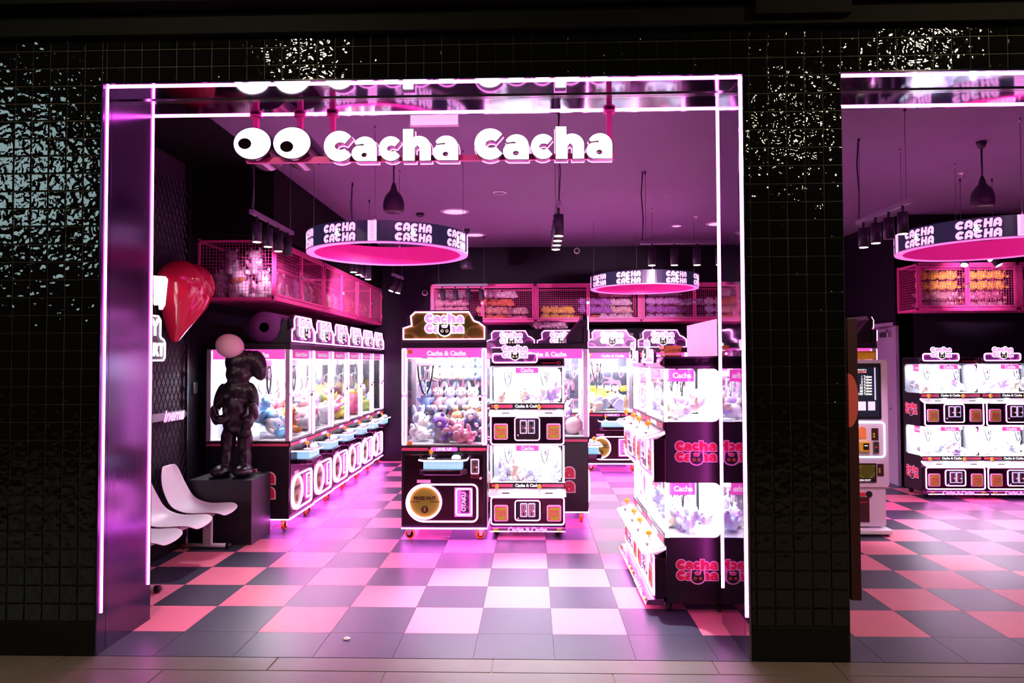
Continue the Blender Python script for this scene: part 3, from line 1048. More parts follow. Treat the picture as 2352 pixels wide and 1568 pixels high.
def make_decker(label):
    t = thing('two_deck_crane_machine', label, 'claw machine')
    h = DW / 2
    # side panels as frames around two windows
    for sx in (-1, 1):
        x0, x1 = sorted((sx * h, sx * (h - .014)))
        sp = MB().box(x0, x1, 0, DD, .07, .50).build('side_panel', 'black_side', t)
        MB().box(x0, x1, 0, DD, .862, 1.265).build('side_panel_upper', 'black_side', t)
        MB().box(x0, x1, 0, DD, 1.62, 1.70).build('side_panel_top', 'black_side', t)
        MB().box(x0, x1, DD - .035, DD, .07, 1.70).build('rear_stile', 'black_side', t)
        for z0, z1 in ((.50, .862), (1.265, 1.62)):
            MB().box(x0 + .004, x1 - .004, .004, DD - .03, z0, z1).build('side_glass', 'glass', t)
            # rounded window corner at the back
            for zc, s2 in ((z0, 1), (z1, -1)):
                pts = [(DD - .034, zc), (DD - .034, zc + s2 * .05)] + [(DD - .084 + .05 * math.cos(a), zc + s2 * (.05 - .05 * math.sin(a))) for a in (0.0, .4, .8, 1.2, PI / 2)]
                MB().prism_x(pts, x0, x1).build('window_corner', 'black_side', t)
        for zc in (1.07, .30):
            s = MB().box(-.13, .13, 0, .001, -.075, .075).build('side_sticker', 'black_side', t, (sx * (h + .002), .20, zc + (.0 if zc > 1 else -.01)), (0, 0, sx * PI / 2))
            logo(s, 0, 0, .27, -.002, 'print', .0012)
    MB().box(-h + .014, h - .014, DD - .02, DD, .07, 1.70).build('back_panel', 'mirror_back', t)
    MB().box(-h, h, -.01, DD, 1.625, 1.70).build('top_header', 'black_side', t, bevel=.012)
    hp = MB().prism(rrect(-.34, .34, 1.632, 1.682, .012), -.016, -.008).build('header_plate', 'black_metal', t)
    MB().tube([(.31 + .014 * math.cos(a), -.018, 1.655 + .014 * math.sin(a)) for a in [2 * PI * i / 14 for i in range(14)]], .003, 4, True).build('header_ring_mark', 'red_print', hp)
    MB().box(.14, .295, -.019, -.015, 1.652, 1.657).build('header_rule', 'red_print', hp)
    for (c0, c1, sh, g0, g1) in DECKS:
        # console
        co = MB().box(-h, h, -.078, .0, c0, c1).build('console', 'black_metal', t, bevel=.004)
        led(rrect(-h + .012, h - .012, c0 + .012, c1 + .01, .025, 3), -.082, .0065, 'console_led', 'led_machine', co)
        led(rrect(-.118, .118, c0 + .052, c1 - .022, .022, 3), -.083, .0050, 'coin_box_led', 'led_machine', co)
        bx = MB().prism(rrect(-.108, .108, c0 + .060, c1 - .030, .016), -.084, -.076).build('coin_door', 'black_print', t)
        for k, sx in enumerate((-.036, .040)):
            cc = 'screen_pink' if (k == 0 and c0 > .5) else 'screen_blue'
            zt, zb = c1 - .045, c1 - .175
            f = MB().prism(rrect(sx - .034, sx + .034, zb, zt, .008), -.092, -.082).build('coin_acceptor', cc, t)
            MB().prism(rrect(sx - .026, sx + .026, zb + .009, zt - .009, .005), -.095, -.090).build('acceptor_face', 'steel', f)
            MB().prism(circ(sx, zt - .036, .014, 12), -.098, -.094).build('coin_ring', 'chrome', f)
            MB().box(sx - .002, sx + .002, -.100, -.094, zt - .048, zt - .024).build('coin_slot', 'black_print', f)
            MB().box(sx - .016, sx + .004, -.098, -.094, zb + .050, zb + .058).build('coin_label', 'red_print', f)
            MB().box(sx - .008, sx + .006, -.098, -.094, zb + .018, zb + .042).build('coin_return', 'black_print', f)
            MB().sph((sx + .018, -.098, zb + .055), .005, 8, 6).build('coin_lamp', 'button_glow', f)
        MB().lathe([(.009, -.094), (.009, -.080)], 10, (-.088, 0, c1 - .19), 'y').build('cam_lock', 'chrome', t)
        for sx in (-1, 1):
            xc = sx * .252
            zc = (c0 + c1) / 2 - .01
            fr = MB().prism(rrect(xc - .068, xc + .068, zc - .077, zc + .077, .018), -.088, -.076).build('prize_flap_frame', 'white_plastic', t)
            MB().prism(rrect(xc - .055, xc + .055, zc - .066, zc + .064, .008), -.091, -.086).build('prize_flap', 'pink_print', fr)
            MB().prism([(xc - .052, zc - .03), (xc - .052, zc + .035), (xc - .030, zc + .052), (xc + .052, zc + .052), (xc + .052, zc - .045), (xc + .035, zc - .060), (xc - .030, zc - .060)], -.0935, -.090).build('flap_print', 'yellow_print', fr)
            text('PRIZE', .034, 'pink_print', fr, (xc, -.095, zc + .016), offset=.0012)
            text('OUT', .040, 'pink_print', fr, (xc, -.095, zc - .020), offset=.0016)
        # sloping control shelf
        s = MB().prism_x([(.0, sh), (-.150, sh - .048), (-.150, sh - .062), (-.06, sh - .062), (0, sh - .03)], -h, h).build('control_shelf', 'interior_white', t, bevel=.003)
        MB().tube([(-h, -.004, sh - .018), (-h, -.140, sh - .055), (-h + .02, -.152, sh - .057), (h - .02, -.152, sh - .057), (h, -.140, sh - .055), (h, -.004, sh - .018)], .006, 6).build('shelf_led', 'led_white', s)
        for xa in (-.295, .115):
            zz = sh - .020
            jk = MB().cyl((xa, -.07, zz - .01), (xa, -.075, zz + .035), .005, 8).build('joystick', 'chrome', t)
            MB().sph((xa, -.076, zz + .046), .021, 14, 9).build('ball_knob', 'orange_ball', jk)
            MB().lathe([(.036, zz - .004), (.034, zz + .008), (.020, zz + .018), (.003, zz + .020)], 16, (xa + .19, -.075, 0)).build('push_button', 'button_glow', t)
            MB().box(xa + .055, xa + .125, -.11, -.075, zz - .020, zz - .009).build('credit_display', 'black_print', t)
        # belt with name
        be = MB().box(-h, h, -.012, .01, sh, g0).build('belt', 'black_plastic', t)
        for sx in (-1, 1):
            MB().prism(rrect(min(sx * .35, sx * .14), max(sx * .35, sx * .14), sh + .010, g0 - .012, .008), -.016, -.010).build('belt_stripe', 'pink_print', be)
        text('Cacha & Cacha', .038, 'white_print', be, (0, -.016, (sh + g0) / 2), offset=.0016)
        # glass and interior
        MB().box(-h + .016, h - .016, .002, .007, g0, g1).build('front_glass', 'glass', t)
        for sx in (-1, 1):
            p = MB().box(sx * (h - .010) - .008, sx * (h - .010) + .008, -.004, .016, g0, g1).build('front_post', 'led_white', t)
        for zc, sv in ((g1 - .030, 1), (g0 + .028, -1)):
            MB().prism([(.300, zc + sv * .02), (.335, zc + sv * .02), (.335, zc - sv * .02), (.322, zc - sv * .02), (.322, zc + sv * .007), (.300, zc + sv * .007)], -.004, .004).build('glass_bracket', 'black_plastic', t)
        MB().box(-h + .014, h - .014, .0, DD - .02, g0 - .012, g0).build('case_deck', 'interior_white', t)
        MB().box(-h + .014, h - .014, .012, DD - .02, g1, g1 + .012).build('case_ceiling', 'interior_white', t)
        hd = MB().box(-.11, .11, .012, .016, g1 - .06, g1 - .008).build('header_strip', 'pink_acrylic', t)
        text('Cacha', .05, 'white_print', hd, (0, .010, g1 - .034), offset=.002)
        for sx in (-1, 1):
            hs = MB().box(sx * (h - .030) - .002, sx * (h - .030) + .002, .03, .20, g1 - .085, g1 - .004).build('side_header_strip', 'pink_acrylic', t)
            text('Cacha', .05, 'white_print', hs, (sx * (h - .027), .12, g1 - .045), offset=.002, rot=(0, 0, sx * PI / 2))
        for xx in (-.18, .18):
            claw_parts(t, xx, .17, g1 - .02, .5)
        L = area_light('case_light', (0, .18, g1 - .006), (0, .18, 0), .62, 5.2, (.93, .97, 1.0), .30, 'RECTANGLE')
        L.parent = t
    # kick tray with the name and two hearts
    tr = MB().prism_x([(-.02, .10), (-.125, .092), (-.140, .060), (-.02, .055)], -h, h).build('kick_tray', 'sign_side', t, bevel=.003)
    MB().tube([(-h + .005, -.136, .064), (h - .005, -.136, .064)], .005, 6).build('tray_led', 'led_machine', tr)
    text('Cacha & Cacha', .060, 'logo_glow', tr, (0, -.137, .079), offset=.003, rot=(-.30, 0, 0))
    for sx in (-1, 1):
        hp = [(sx * .30 + .024 * (math.sin(a) ** 3), .078 + .018 * (math.cos(a) - .38 * math.cos(2 * a) - .12 * math.cos(3 * a))) for a in [2 * PI * i / 18 for i in range(18)]]
        MB().prism(hp, -.140, -.130).build('heart_mark', 'yellow_print', tr)
    # topper
    tp_ = MB().prism(rrect(-.335, .10, 1.655, 1.75, .02), -.030, -.010).build('topper', 'violet_camo', t)
    led(rrect(-.332, .097, 1.660, 1.747, .024, 4), -.034, .0065, 'topper_led', 'led_machine', tp_)
    logo(tp_, -.118, 1.765, .245, -.040, 'glow', .005)
    for sx in (-1, 1):
        for y in (.02, DD - .05):
            caster(t, sx * (h - .06), y, .030, 'black_plastic', PI / 2 + U(-.4, .4), .022)
    return t


# placing the machines
G1 = 'row of claw machines along the left wall'
front_claw = make_claw('claw machine with gold camouflage marquee standing alone facing the entrance')
front_claw.location = (1.336, 2.25, 0)
ordw = ['nearest', 'second', 'third', 'fourth', 'fifth', 'farthest']
row = []
for k in range(6):
    r = dup(front_claw, (-.245 - .018 * k, 2.60 + CW * (k + .5) - .02, 0), PI / 2,
            f'claw machine on orange wheels, {ordw[k]} in the row along the left wall', G1)
    r.scale = (.965, 1, 1)
    row.append(r)
side_claw = dup(front_claw, (2.745, 2.98 + CW / 2, 0), PI / 2, 'claw machine turned sideways behind the two-deck machine in the middle')
backs = []
for k, lb in enumerate(['leftmost claw machine against the back wall, mostly hidden by the middle machines', 'second claw machine from the left against the back wall',
                        'claw machine with yellow plush at the back wall, right of the sideways machine', 'rightmost claw machine at the back wall behind the orange basket']):
    backs.append(dup(front_claw, (1.837 + .768 * k, 6.42, 0), 0, lb, 'claw machines along the back wall'))
    backs[-1].scale = (.945, 1, 1)
kiosk_claw = dup(front_claw, (5.86, 3.3 + CW / 2, 0), PI / 2, 'claw machine turned sideways behind the token kiosk')


def kids(r, name):
    return [c for c in KID_OF.get(r.name, []) if c.name.split('.')[0] == name]


def index_kids():
    KID_OF.clear()
    for o in bpy.data.objects:
        if o.parent:
            KID_OF.setdefault(o.parent.name, []).append(o)


KID_OF = {}
index_kids()
for r in row + backs + [side_claw, kiosk_claw]:
    for q in kids(r, 'marquee'):
        for p in kids(q, 'marquee_panel'):
            remat(p, 'violet_camo')
for r in row:
    for p in kids(r, 'case_back'):
        remat(p, 'mirror_back')
    for p in kids(r, 'clear_shelf'):
        bpy.data.objects.remove(p)
for r in (side_claw, kiosk_claw):
    for p in kids(r, 'case_back'):
        remat(p, 'mirror_back')
    for p in kids(r, 'clear_shelf'):
        bpy.data.objects.remove(p)
index_kids()
bright = [c for c in KID_OF[row[0].name] if c.type == 'LIGHT'][0].data.copy()
bright.energy = 26
for r in row + backs + [side_claw]:
    for c in KID_OF[r.name]:
        if c.type == 'LIGHT':
            c.data = bright
deck_mid = make_decker('two-deck crane machine standing right beside the lone gold-topped claw machine')
deck_mid.location = (2.115, 2.48, 0)
deck_r1 = dup(deck_mid, (3.05, .36 + DW / 2, 0), -PI / 2, 'two-deck crane machine seen from its logo side at the right jamb', 'two-deck machines beside the right jamb')
deck_r2 = dup(deck_mid, (3.05, .36 + DW * 1.5, 0), -PI / 2, 'second two-deck crane machine behind the one at the right jamb', 'two-deck machines beside the right jamb')
deck_b1 = dup(deck_mid, (7.255, 4.40, 0), 0, 'left two-deck crane machine at the far wall seen through the right opening', 'two-deck machines in the right opening')
deck_b2 = dup(deck_mid, (7.255 + .735, 4.40, 0), 0, 'two-deck crane machine at the far wall cut by the right picture edge', 'two-deck machines in the right opening')

# ------------------------------------------------------------------ hanging shop sign
sg = thing('hanging_shop_sign', 'lit white shop sign of two eyes and fat letters hanging in the opening', 'sign', (0, 0, 0))
for px in (.361, .654, .869, 2.672):
    MB().box(px - .017, px + .017, .148, .182, 3.02, 3.296).build('hanger_post', 'pink_steel', sg, bevel=.002)
    MB().lathe([(.038, 3.276), (.040, 3.280), (.040, 3.294), (.038, 3.297)], 20, (px, .165, 0)).build('hanger_flange', 'pink_steel', sg)
MB().box(.30, 2.70, .150, .182, 2.975, 3.012).build('cross_bar', 'pink_steel', sg, bevel=.002)
for ex, px, pz in ((.363, -.047, -.003), (.622, -.032, -.030)):
    e = MB().lathe([(.126, -.10), (.126, .17)], 40, (0, 0, 0), 'y', False).build('eye', 'black_metal', sg, (ex, .205, 3.086), (0, 0, 0))
    e.scale = (1, 1, .84)
    MB().lathe([(.120, -.108), (.120, -.099)], 40, (0, 0, 0), 'y', False).build('eye_face', 'sign_white', e)
    MB().tube([(.123 * math.cos(a), -.104, .123 * math.sin(a)) for a in [2 * PI * i / 40 for i in range(40)]], .004, 5, True).build('eye_rim', 'black_print', e)
    MB().lathe([(.043, -.114), (.043, -.106)], 24, (px, 0, pz), 'y', False).build('pupil', 'pupil', e)
for x0, s in ((.828, .2075), (1.801, .2105)):
    for ch, ax in CACHA:
        xx = x0 + ax * s
        l = word_mb(MB(), xx, 2.962, s, .140, .0, .035 / s, ((ch, 0),)).build('sign_letter', 'sign_side', sg)
        word_mb(MB(), xx, 2.962, s, .103, -.012, .003 / s, ((ch, 0),)).build('letter_face', 'sign_white', l)
        word_mb(MB(), xx, 2.962, s, .108, .004, .003 / s, ((ch, 0),)).build('letter_rim', 'black_print', l)
        word_mb(MB(), xx, 2.962, s, .176, .022, .004 / s, ((ch, 0),)).build('letter_back_edge', 'sign_edge', l)

# ------------------------------------------------------------------ ring-shaped LED signs
UPPER = (('C', 0), ('A', .98), ('C', 1.84), ('H', 2.86), ('A', 3.78))
UPPER_W = 4.58


def ring_sign(label, x, y, rot):
    t = thing('ring_sign', label, 'sign', (x, y, 0), rot, 'ring-shaped hanging signs')
    r, z0, z1 = .72, 2.645, 2.822
    n = 72

    def annulus(ra, rb, za, zb):
        mb = MB()
        vs, fs = [], []
        for i in range(n):
            a = 2 * PI * i / n
            for rr, zz in ((ra, za), (rb, za), (rb, zb), (ra, zb)):
                vs.append((rr * math.cos(a), rr * math.sin(a), zz))
        for i in range(n):
            j = (i + 1) % n
            for q in range(4):
                fs.append((i * 4 + q, i * 4 + (q + 1) % 4, j * 4 + (q + 1) % 4, j * 4 + q))
        return mb.add(vs, fs, False)
    annulus(r - .012, r, z0 + .006, z1).build('screen_band', 'ring_band', t, smooth=False)
    annulus(r - .062, r - .050, z0 + .006, z1).build('inner_liner', 'ring_liner', t)
    annulus(r - .064, r + .002, z0 - .002, z0 + .005).build('bottom_rim', 'ring_rim', t)
    MB().tube([((r - .03) * math.cos(2 * PI * i / 48), (r - .03) * math.sin(2 * PI * i / 48), z1 - .014) for i in range(48)], .008, 5, True).build('added_wash_tube', 'added_wash_glow', t)  # hidden tube added in the channel to tint the ceiling pink

    def wrap(mb, ang, rr):
        mb.v = [(math.cos(ang + vx / rr) * (rr - vy), math.sin(ang + vx / rr) * (rr - vy), vz) for vx, vy, vz in mb.v]
        return mb
    for q in range(4):
        base = -PI / 2 + q * PI / 2
        d = MB()
        for k in range(9):
            zz = z0 + .02 + k * .018
            d.add([(-.016, -.002, zz), (0, -.002, zz + .008), (.016, -.002, zz), (.016, -.002, zz + .005), (0, -.002, zz + .013), (-.016, -.002, zz + .005)], [(0, 1, 4, 5), (1, 2, 3, 4)])
        p = wrap(MB().box(-.036, .036, 0, .002, z0 + .008, z1 - .002), base, r + .0025).build('ticket_panel', 'ring_text', t)
        wrap(d, base, r + .0040).build('arrow_marks', 'pink_acrylic', p)
        for off in (.47, 1.15):
            for dz in (.006, .088):
                s = .070
                mb = word_mb(MB(), -UPPER_W * s / 2, z0 + dz + .006, s, 0, .005, .002, UPPER, .10)
                wrap(mb, base + off, r + .0030).build('screen_lettering', 'ring_text', t)
            me = text_mesh('&', .075, .001, .003)
            mb = MB()
            mb.add([(v.co.x, v.co.y, v.co.z + z0 + .090) for v in me.vertices], [tuple(f.vertices) for f in me.polygons])
            wrap(mb, base + off - .01, r + .0060).build('ampersand', 'ring_badge', t)
            mbx = MB().prism(circ(-.007, z0 + .090, .026, 14), -.0005, .0005)
            wrap(mbx, base + off, r + .0045).build('ampersand_badge', 'ring_band', t)
    for q in range(4):
        a = q * PI / 2 + .02
        cxx, cyy = (r - .04) * math.cos(a), (r - .04) * math.sin(a)
        MB().cyl((cxx, cyy, z1), (cxx, cyy, CEIL), .0022, 5).build('suspension_cable', 'wire', t)
        MB().cyl((cxx, cyy, CEIL - .03), (cxx, cyy, CEIL), .008, 8).build('cable_gripper', 'steel', t)
        MB().cyl((cxx, cyy, z1), (cxx, cyy, z1 + .035), .006, 8).build('turnbuckle', 'steel', t)
    return t


ring_sign('large near ring sign hanging below the shop sign', .86, 2.0, .02)
ring_sign('far ring sign hanging before the back cages near the right jamb', 3.69, 5.25, -.02)
ring_sign('ring sign hanging in the right opening, cut by the picture edge', 6.21, 2.0, -.22)

# ------------------------------------------------------------------ pink mesh storage cages


def cage(label, loc, rz, W, H, D, group, near_end=True, pitch=.032):
    t = thing('storage_cage', label, 'cage', loc, rz, group)
    p = .022
    for z in (0, H - p * 1.6):
        MB().box(0, W, 0, p * 1.4, z, z + p * 1.6).build('frame_rail', 'pink_steel', t, bevel=.002)
        MB().box(0, W, D - p, D, z, z + p).build('rear_rail', 'pink_steel', t, bevel=.002)
        for x in (0, W - p):
            MB().box(x, x + p, p, D - p, z, z + p).build('cross_rail', 'pink_steel', t, bevel=.002)
    for x in (0, W - p):
        MB().box(x, x + p, 0, p, 0, H).build('frame_post', 'pink_steel', t, bevel=.002)
        MB().box(x, x + p, D - p, D, 0, H).build('rear_post', 'pink_steel', t, bevel=.002)
    MB().box(.002, W - .002, .002, D, -.006, .004).build('floor_sheet', 'pink_steel', t)
    hw = W / 2

    def grid_xz(x0, x1, z0, z1, y):
        mb = MB()
        k = max(2, round((x1 - x0) / pitch))
        for i in range(1, k):
            x = x0 + (x1 - x0) * i / k
            mb.box(x - .0017, x + .0017, y - .0015, y + .0015, z0, z1)
        k = max(2, round((z1 - z0) / pitch))
        for i in range(1, k):
            z = z0 + (z1 - z0) * i / k
            mb.box(x0, x1, y + .001, y + .004, z - .0017, z + .0017)
        return mb
    for x0, x1 in ((p + .006, hw - .004), (hw + .004, W - p - .006)):
        z0, z1 = p * 1.6 + .006, H - p * 1.6 - .006
        f = MB().box(x0, x0 + p, -.012, .010, z0, z1).box(x1 - p, x1, -.012, .010, z0, z1).box(x0 + p, x1 - p, -.012, .010, z0, z0 + p).box(x0 + p, x1 - p, -.012, .010, z1 - p, z1).build('cage_door', 'pink_steel', t)
        grid_xz(x0 + p, x1 - p, z0 + p, z1 - p, 0).build('wire_grid', 'pink_wire', f)
        xh = x0 - .006 if x0 < hw * .5 else x1 + .006
        for zz in (z0 + .08, z1 - .12):
            MB().cyl((xh, -.014, zz), (xh, -.014, zz + .05), .006, 8).build('hinge', 'pink_steel', f)
    k = MB().box(hw - .030, hw + .018, -.034, -.016, H * .46, H * .46 + .036).build('padlock', 'padlock', t, rot=None, bevel=.003)
    MB().tube([(hw - .022, -.025, H * .46 + .03), (hw - .022, -.025, H * .46 + .058), (hw + .010, -.025, H * .46 + .058), (hw + .010, -.025, H * .46 + .03)], .004, 6).build('shackle', 'chrome', k)
    if near_end:
        mb = grid_xz(p, D - p, p, H - p, 0)
        mb.v = [(y + .006, x, z) for x, y, z in mb.v]
        mb.build('end_grid', 'pink_wire', t)
    return t


CZ, CH = 2.29, .60
LG = 'cages above the left machines'
for k, lb in enumerate(('pink mesh cage of white bagged plush, nearest above the left machines', 'middle pink mesh cage above the left row of machines', 'farthest pink mesh cage above the left row of machines')):
    cage(lb, (-.37, 2.47 + 1.66 * k, CZ), PI / 2, 1.65, CH, .76, LG, k == 0)
BG = 'cages on the back wall'
for k, lb in enumerate(('pink mesh cage of orange and pink plush, leftmost on the back wall', 'pink mesh cage of yellow and purple plush on the back wall', 'pink mesh cage of violet plush behind the far ring sign')):
    cage(lb, (.565 + 1.655 * k, 6.70, CZ), 0, 1.65, CH, .76, BG, k == 0)
RG = 'cages in the right opening'
for k, lb in enumerate(('pink mesh cage of yellow plush rolls in the right opening', 'pink mesh cage at the right picture edge')):
    cage(lb, (6.99 + 1.25 * k, 4.60, CZ), 0, 1.245, CH, .48, RG, k == 0)

# ------------------------------------------------------------------ plush toys
PM = {}


def plush_mesh(kind):
    if kind in PM:
        return PM[kind]
    b = MB()
    R = lambda ax, a: Matrix.Rotation(a, 3, ax)
    if kind == 'bear':          # seated, faces -y, about .24 tall, sits at z = 0
        b.sph((0, 0, .070), (.062, .055, .072))
        b.sph((0, -.008, .165), (.058, .052, .052))
        for s in (-1, 1):
            b.sph((s * .047, .005, .208), (.021, .014, .021), 8, 6)
            b.sph((s * .066, -.025, .095), (.020, .020, .042), 8, 6, R('Y', s * .7))
            b.sph((s * .042, -.060, .028), (.026, .044, .026), 8, 6)
    elif kind == 'lop':         # lop-eared rabbit
        b.sph((0, 0, .068), (.058, .052, .070))
        b.sph((0, -.006, .160), (.056, .050, .050))
        for s in (-1, 1):
            b.sph((s * .036, .010, .222), (.018, .014, .048), 8, 7, R('Y', s * .25))
            b.sph((s * .062, -.025, .092), (.018, .018, .038), 8, 6, R('Y', s * .7))
            b.sph((s * .040, -.058, .026), (.024, .040, .024), 8, 6)
        b.sph((0, .055, .04), .022, 8, 6)
    elif kind == 'round':       # round pillow animal
        b.sph((0, 0, .065), (.080, .070, .066))
        for s in (-1, 1):
            b.sph((s * .050, 0, .120), (.022, .014, .026), 8, 6, R('Y', s * .5))
            b.sph((s * .045, -.055, .018), (.020, .026, .016), 8, 6)
    elif kind == 'long':        # lying long body
        b.sph((0, 0, .048), (.120, .050, .048), 14, 8)
        b.sph((-.105, -.01, .072), (.045, .044, .042))
        for s in (-1, 1):
            b.sph((-.110, s * .032, .112), (.013, .012, .024), 8, 6)
            b.sph((.07 * s, -.045, .018), (.032, .022, .018), 8, 6)
        b.sph((.128, 0, .06), (.034, .014, .014), 8, 6)
    elif kind == 'ball':
        b.sph((0, 0, .07), (.07, .07, .07), 16, 10)
    elif kind == 'bread':       # soft square slice
        pts = rrect(-.07, .07, 0, .12, .03, 4)
        b.prism(pts, -.03, .03)
        b.sph((0, 0, .122), (.066, .036, .024), 10, 6)
    elif kind == 'roll':        # tight roll of plush packed in a row
        rr = random.Random(5)
        J = rr.uniform
        for i in range(4):
            xc = (i - 1.5) * .135 + J(-.015, .015)
            b.sph((xc, J(-.01, .01), .062), (.088 * J(.85, 1.1), .060, .060 * J(.9, 1.05)), 12, 8, R('Y', J(-.25, .25)))
            b.sph((xc + J(-.04, .04), -.042, .066 + J(-.02, .025)), (.044, .036, .038), 10, 7)
            for s in (-1, 1):
                b.sph((xc + s * .036 + J(-.02, .02), -.050, .098 + J(-.03, .01)), (.013, .012, .024), 6, 5, R('Y', s * J(0, .8)))
                b.sph((xc + s * .05 + J(-.02, .02), -.052, .030 + J(-.01, .02)), (.026, .020, .018), 7, 5, R('Y', J(-1, 1)))
    elif kind == 'tall':        # upright stuffed animal in a bag shape
        b.sph((0, 0, .10), (.085, .075, .105))
        b.sph((0, -.02, .235), (.075, .068, .066))
        for s in (-1, 1):
            b.sph((s * .055, 0, .295), (.022, .016, .032), 8, 6, R('Y', s * .4))
            b.sph((s * .085, -.04, .14), (.028, .026, .06), 8, 6, R('Y', s * .6))
            b.sph((s * .055, -.075, .035), (.036, .055, .034), 8, 6)
    PM[kind] = b.mesh('plush_toy')
    PM[kind].materials.append(M['pl_white'])
    return PM[kind]


EYE = MB().sph((0, 0, 0), .0055, 8, 6).mesh('eye')
EYE.materials.append(M['black_print'])
MUZ = MB().sph((0, 0, 0), (.022, .014, .016), 10, 7).mesh('muzzle')
MUZ.materials.append(M['pl_cream'])
NOSE = MB().sph((0, 0, 0), (.007, .005, .005), 8, 6).mesh('nose')
NOSE.materials.append(M['pl_hot'])
FACE = {'bear': (.060, .172, .155, .025), 'lop': (.056, .166, .149, .024), 'round': (.066, .080, .062, .028)}
KINDN = {'bear': 'teddy bear', 'lop': 'rabbit', 'round': 'round animal', 'long': 'lying animal', 'ball': 'basketball', 'bread': 'bread slice', 'roll': 'roll of toys', 'tall': 'big animal'}
CN = {'pl_white': 'white', 'pl_cream': 'cream', 'pl_blue': 'blue', 'pl_pale': 'pale blue', 'pl_grey': 'grey', 'pl_brown': 'brown', 'pl_tan': 'tan', 'pl_pink': 'pink',
      'pl_hot': 'hot pink', 'pl_yellow': 'yellow', 'pl_orange': 'orange', 'pl_purple': 'purple', 'pl_navy': 'navy', 'pl_lilac': 'lilac', 'pl_green': 'lime', 'pl_black': 'black',
      'pl_sky': 'sky blue', 'pl_rose': 'dusty pink', 'pl_red': 'red'}


SEEN_LABELS = set()


def plush(kind, colr, loc, rot, s, where, group, face=False, bag=False):
    o = ob('plush_toy', plush_mesh(kind), None, None, loc, rot)
    remat(o, colr)
    o.scale = (s, s, s)
    lb = f'{CN[colr]} plush {KINDN[kind]} {where}'
    SEEN_LABELS.add(lb)
    tag(o, lb, 'plush toy', group)
    if face and kind in FACE:
        fy, ez, mz, ex = FACE[kind]
        for sx in (-1, 1):
            ob('eye', EYE, None, o, (sx * ex, -fy + .004, ez))
        remat(ob('muzzle', MUZ, None, o, (0, -fy + .001, mz)), 'pl_white' if colr != 'pl_white' else 'pl_cream')
        ob('nose', NOSE, None, o, (0, -fy - .011, mz + .006))
    if bag:
        ob('bag', BAG[kind], None, o, (0, 0, 0))
    return o


def spot(u, v, lo=('low', 'mid', 'high')):
    return lo[min(2, int(v * 3))] + ' ' + ('left', 'centre', 'right')[min(2, max(0, int(u * 3)))]


def bag_mesh(rx, ry, rz_, zc):
    b = MB()
    b.sph((0, 0, zc), (rx, ry, rz_), 12, 8)
    rr = random.Random(3)
    b.v = [(x * rr.uniform(.93, 1.07), y * rr.uniform(.93, 1.07), zc + (z - zc) * rr.uniform(.93, 1.07)) for x, y, z in b.v]
    me = b.mesh('bag', False)
    me.materials.append(M['bag'])
    return me


BAG = {'tall': bag_mesh(.14, .125, .18, .16), 'roll': bag_mesh(.33, .085, .085, .065), 'long': bag_mesh(.18, .08, .08, .06), 'round': bag_mesh(.11, .10, .10, .07), 'bear': bag_mesh(.10, .10, .14, .12)}


def place_in(base, rz, p):
    c, s = math.cos(rz), math.sin(rz)
    return (base[0] + c * p[0] - s * p[1], base[1] + s * p[0] + c * p[1], base[2] + p[2])


def pile(base, rz, x0, x1, y0, y1, z, n, kinds, cols, where, group, s0=.9, s1=1.25, h=.30, face=False, tilt=.7):
    """a heap of plush: back rows higher than front ones"""
    for k in range(n):
        u, v = (k * .618 + .13 * U(0, 1)) % 1, (k + .5) / n
        p = (x0 + (x1 - x0) * u, y0 + (y1 - y0) * v, z + h * v * U(.45, 1.0))
        for _ in range(30):
            kd, c_ = random.choice(kinds), random.choice(cols)
            w_ = spot(1 - u if rz < 0 else u, v) + ' in the ' + where
            if f'{CN[c_]} plush {KINDN[kd]} {w_}' not in SEEN_LABELS:
                break
        plush(kd, c_, place_in(base, rz, p), (U(-tilt, tilt), U(-tilt, tilt), rz + U(-.9, .9)), U(s0, s1), w_, group, face)


# inside the lone machine: two rows of seated toys and a heap
fc = (1.336, 2.25, 0)
ORD = ('first', 'second', 'third', 'fourth', 'fifth')
for k, (kd, c_) in enumerate((('bear', 'pl_cream'), ('lop', 'pl_white'), ('bear', 'pl_cream'), ('lop', 'pl_pale'), ('lop', 'pl_blue'))):
    plush(kd, c_, (fc[0] - .17 + .12 * k, fc[1] + .56, 1.483), (0, 0, U(-.15, .15)), 1.05, f'{ORD[k]} from left on the upper shelf of the lone machine', 'toys on the upper shelf of the lone machine', True)
for k, (kd, c_) in enumerate((('lop', 'pl_blue'), ('lop', 'pl_rose'), ('lop', 'pl_pale'), ('lop', 'pl_grey'), ('lop', 'pl_white'))):
    plush(kd, c_, (fc[0] - .245 + .118 * k, fc[1] + .54, 1.183), (0, 0, U(-.2, .2)), 1.10, f'{ORD[k]} from left on the middle shelf of the lone machine', 'toys on the middle shelf of the lone machine', True)
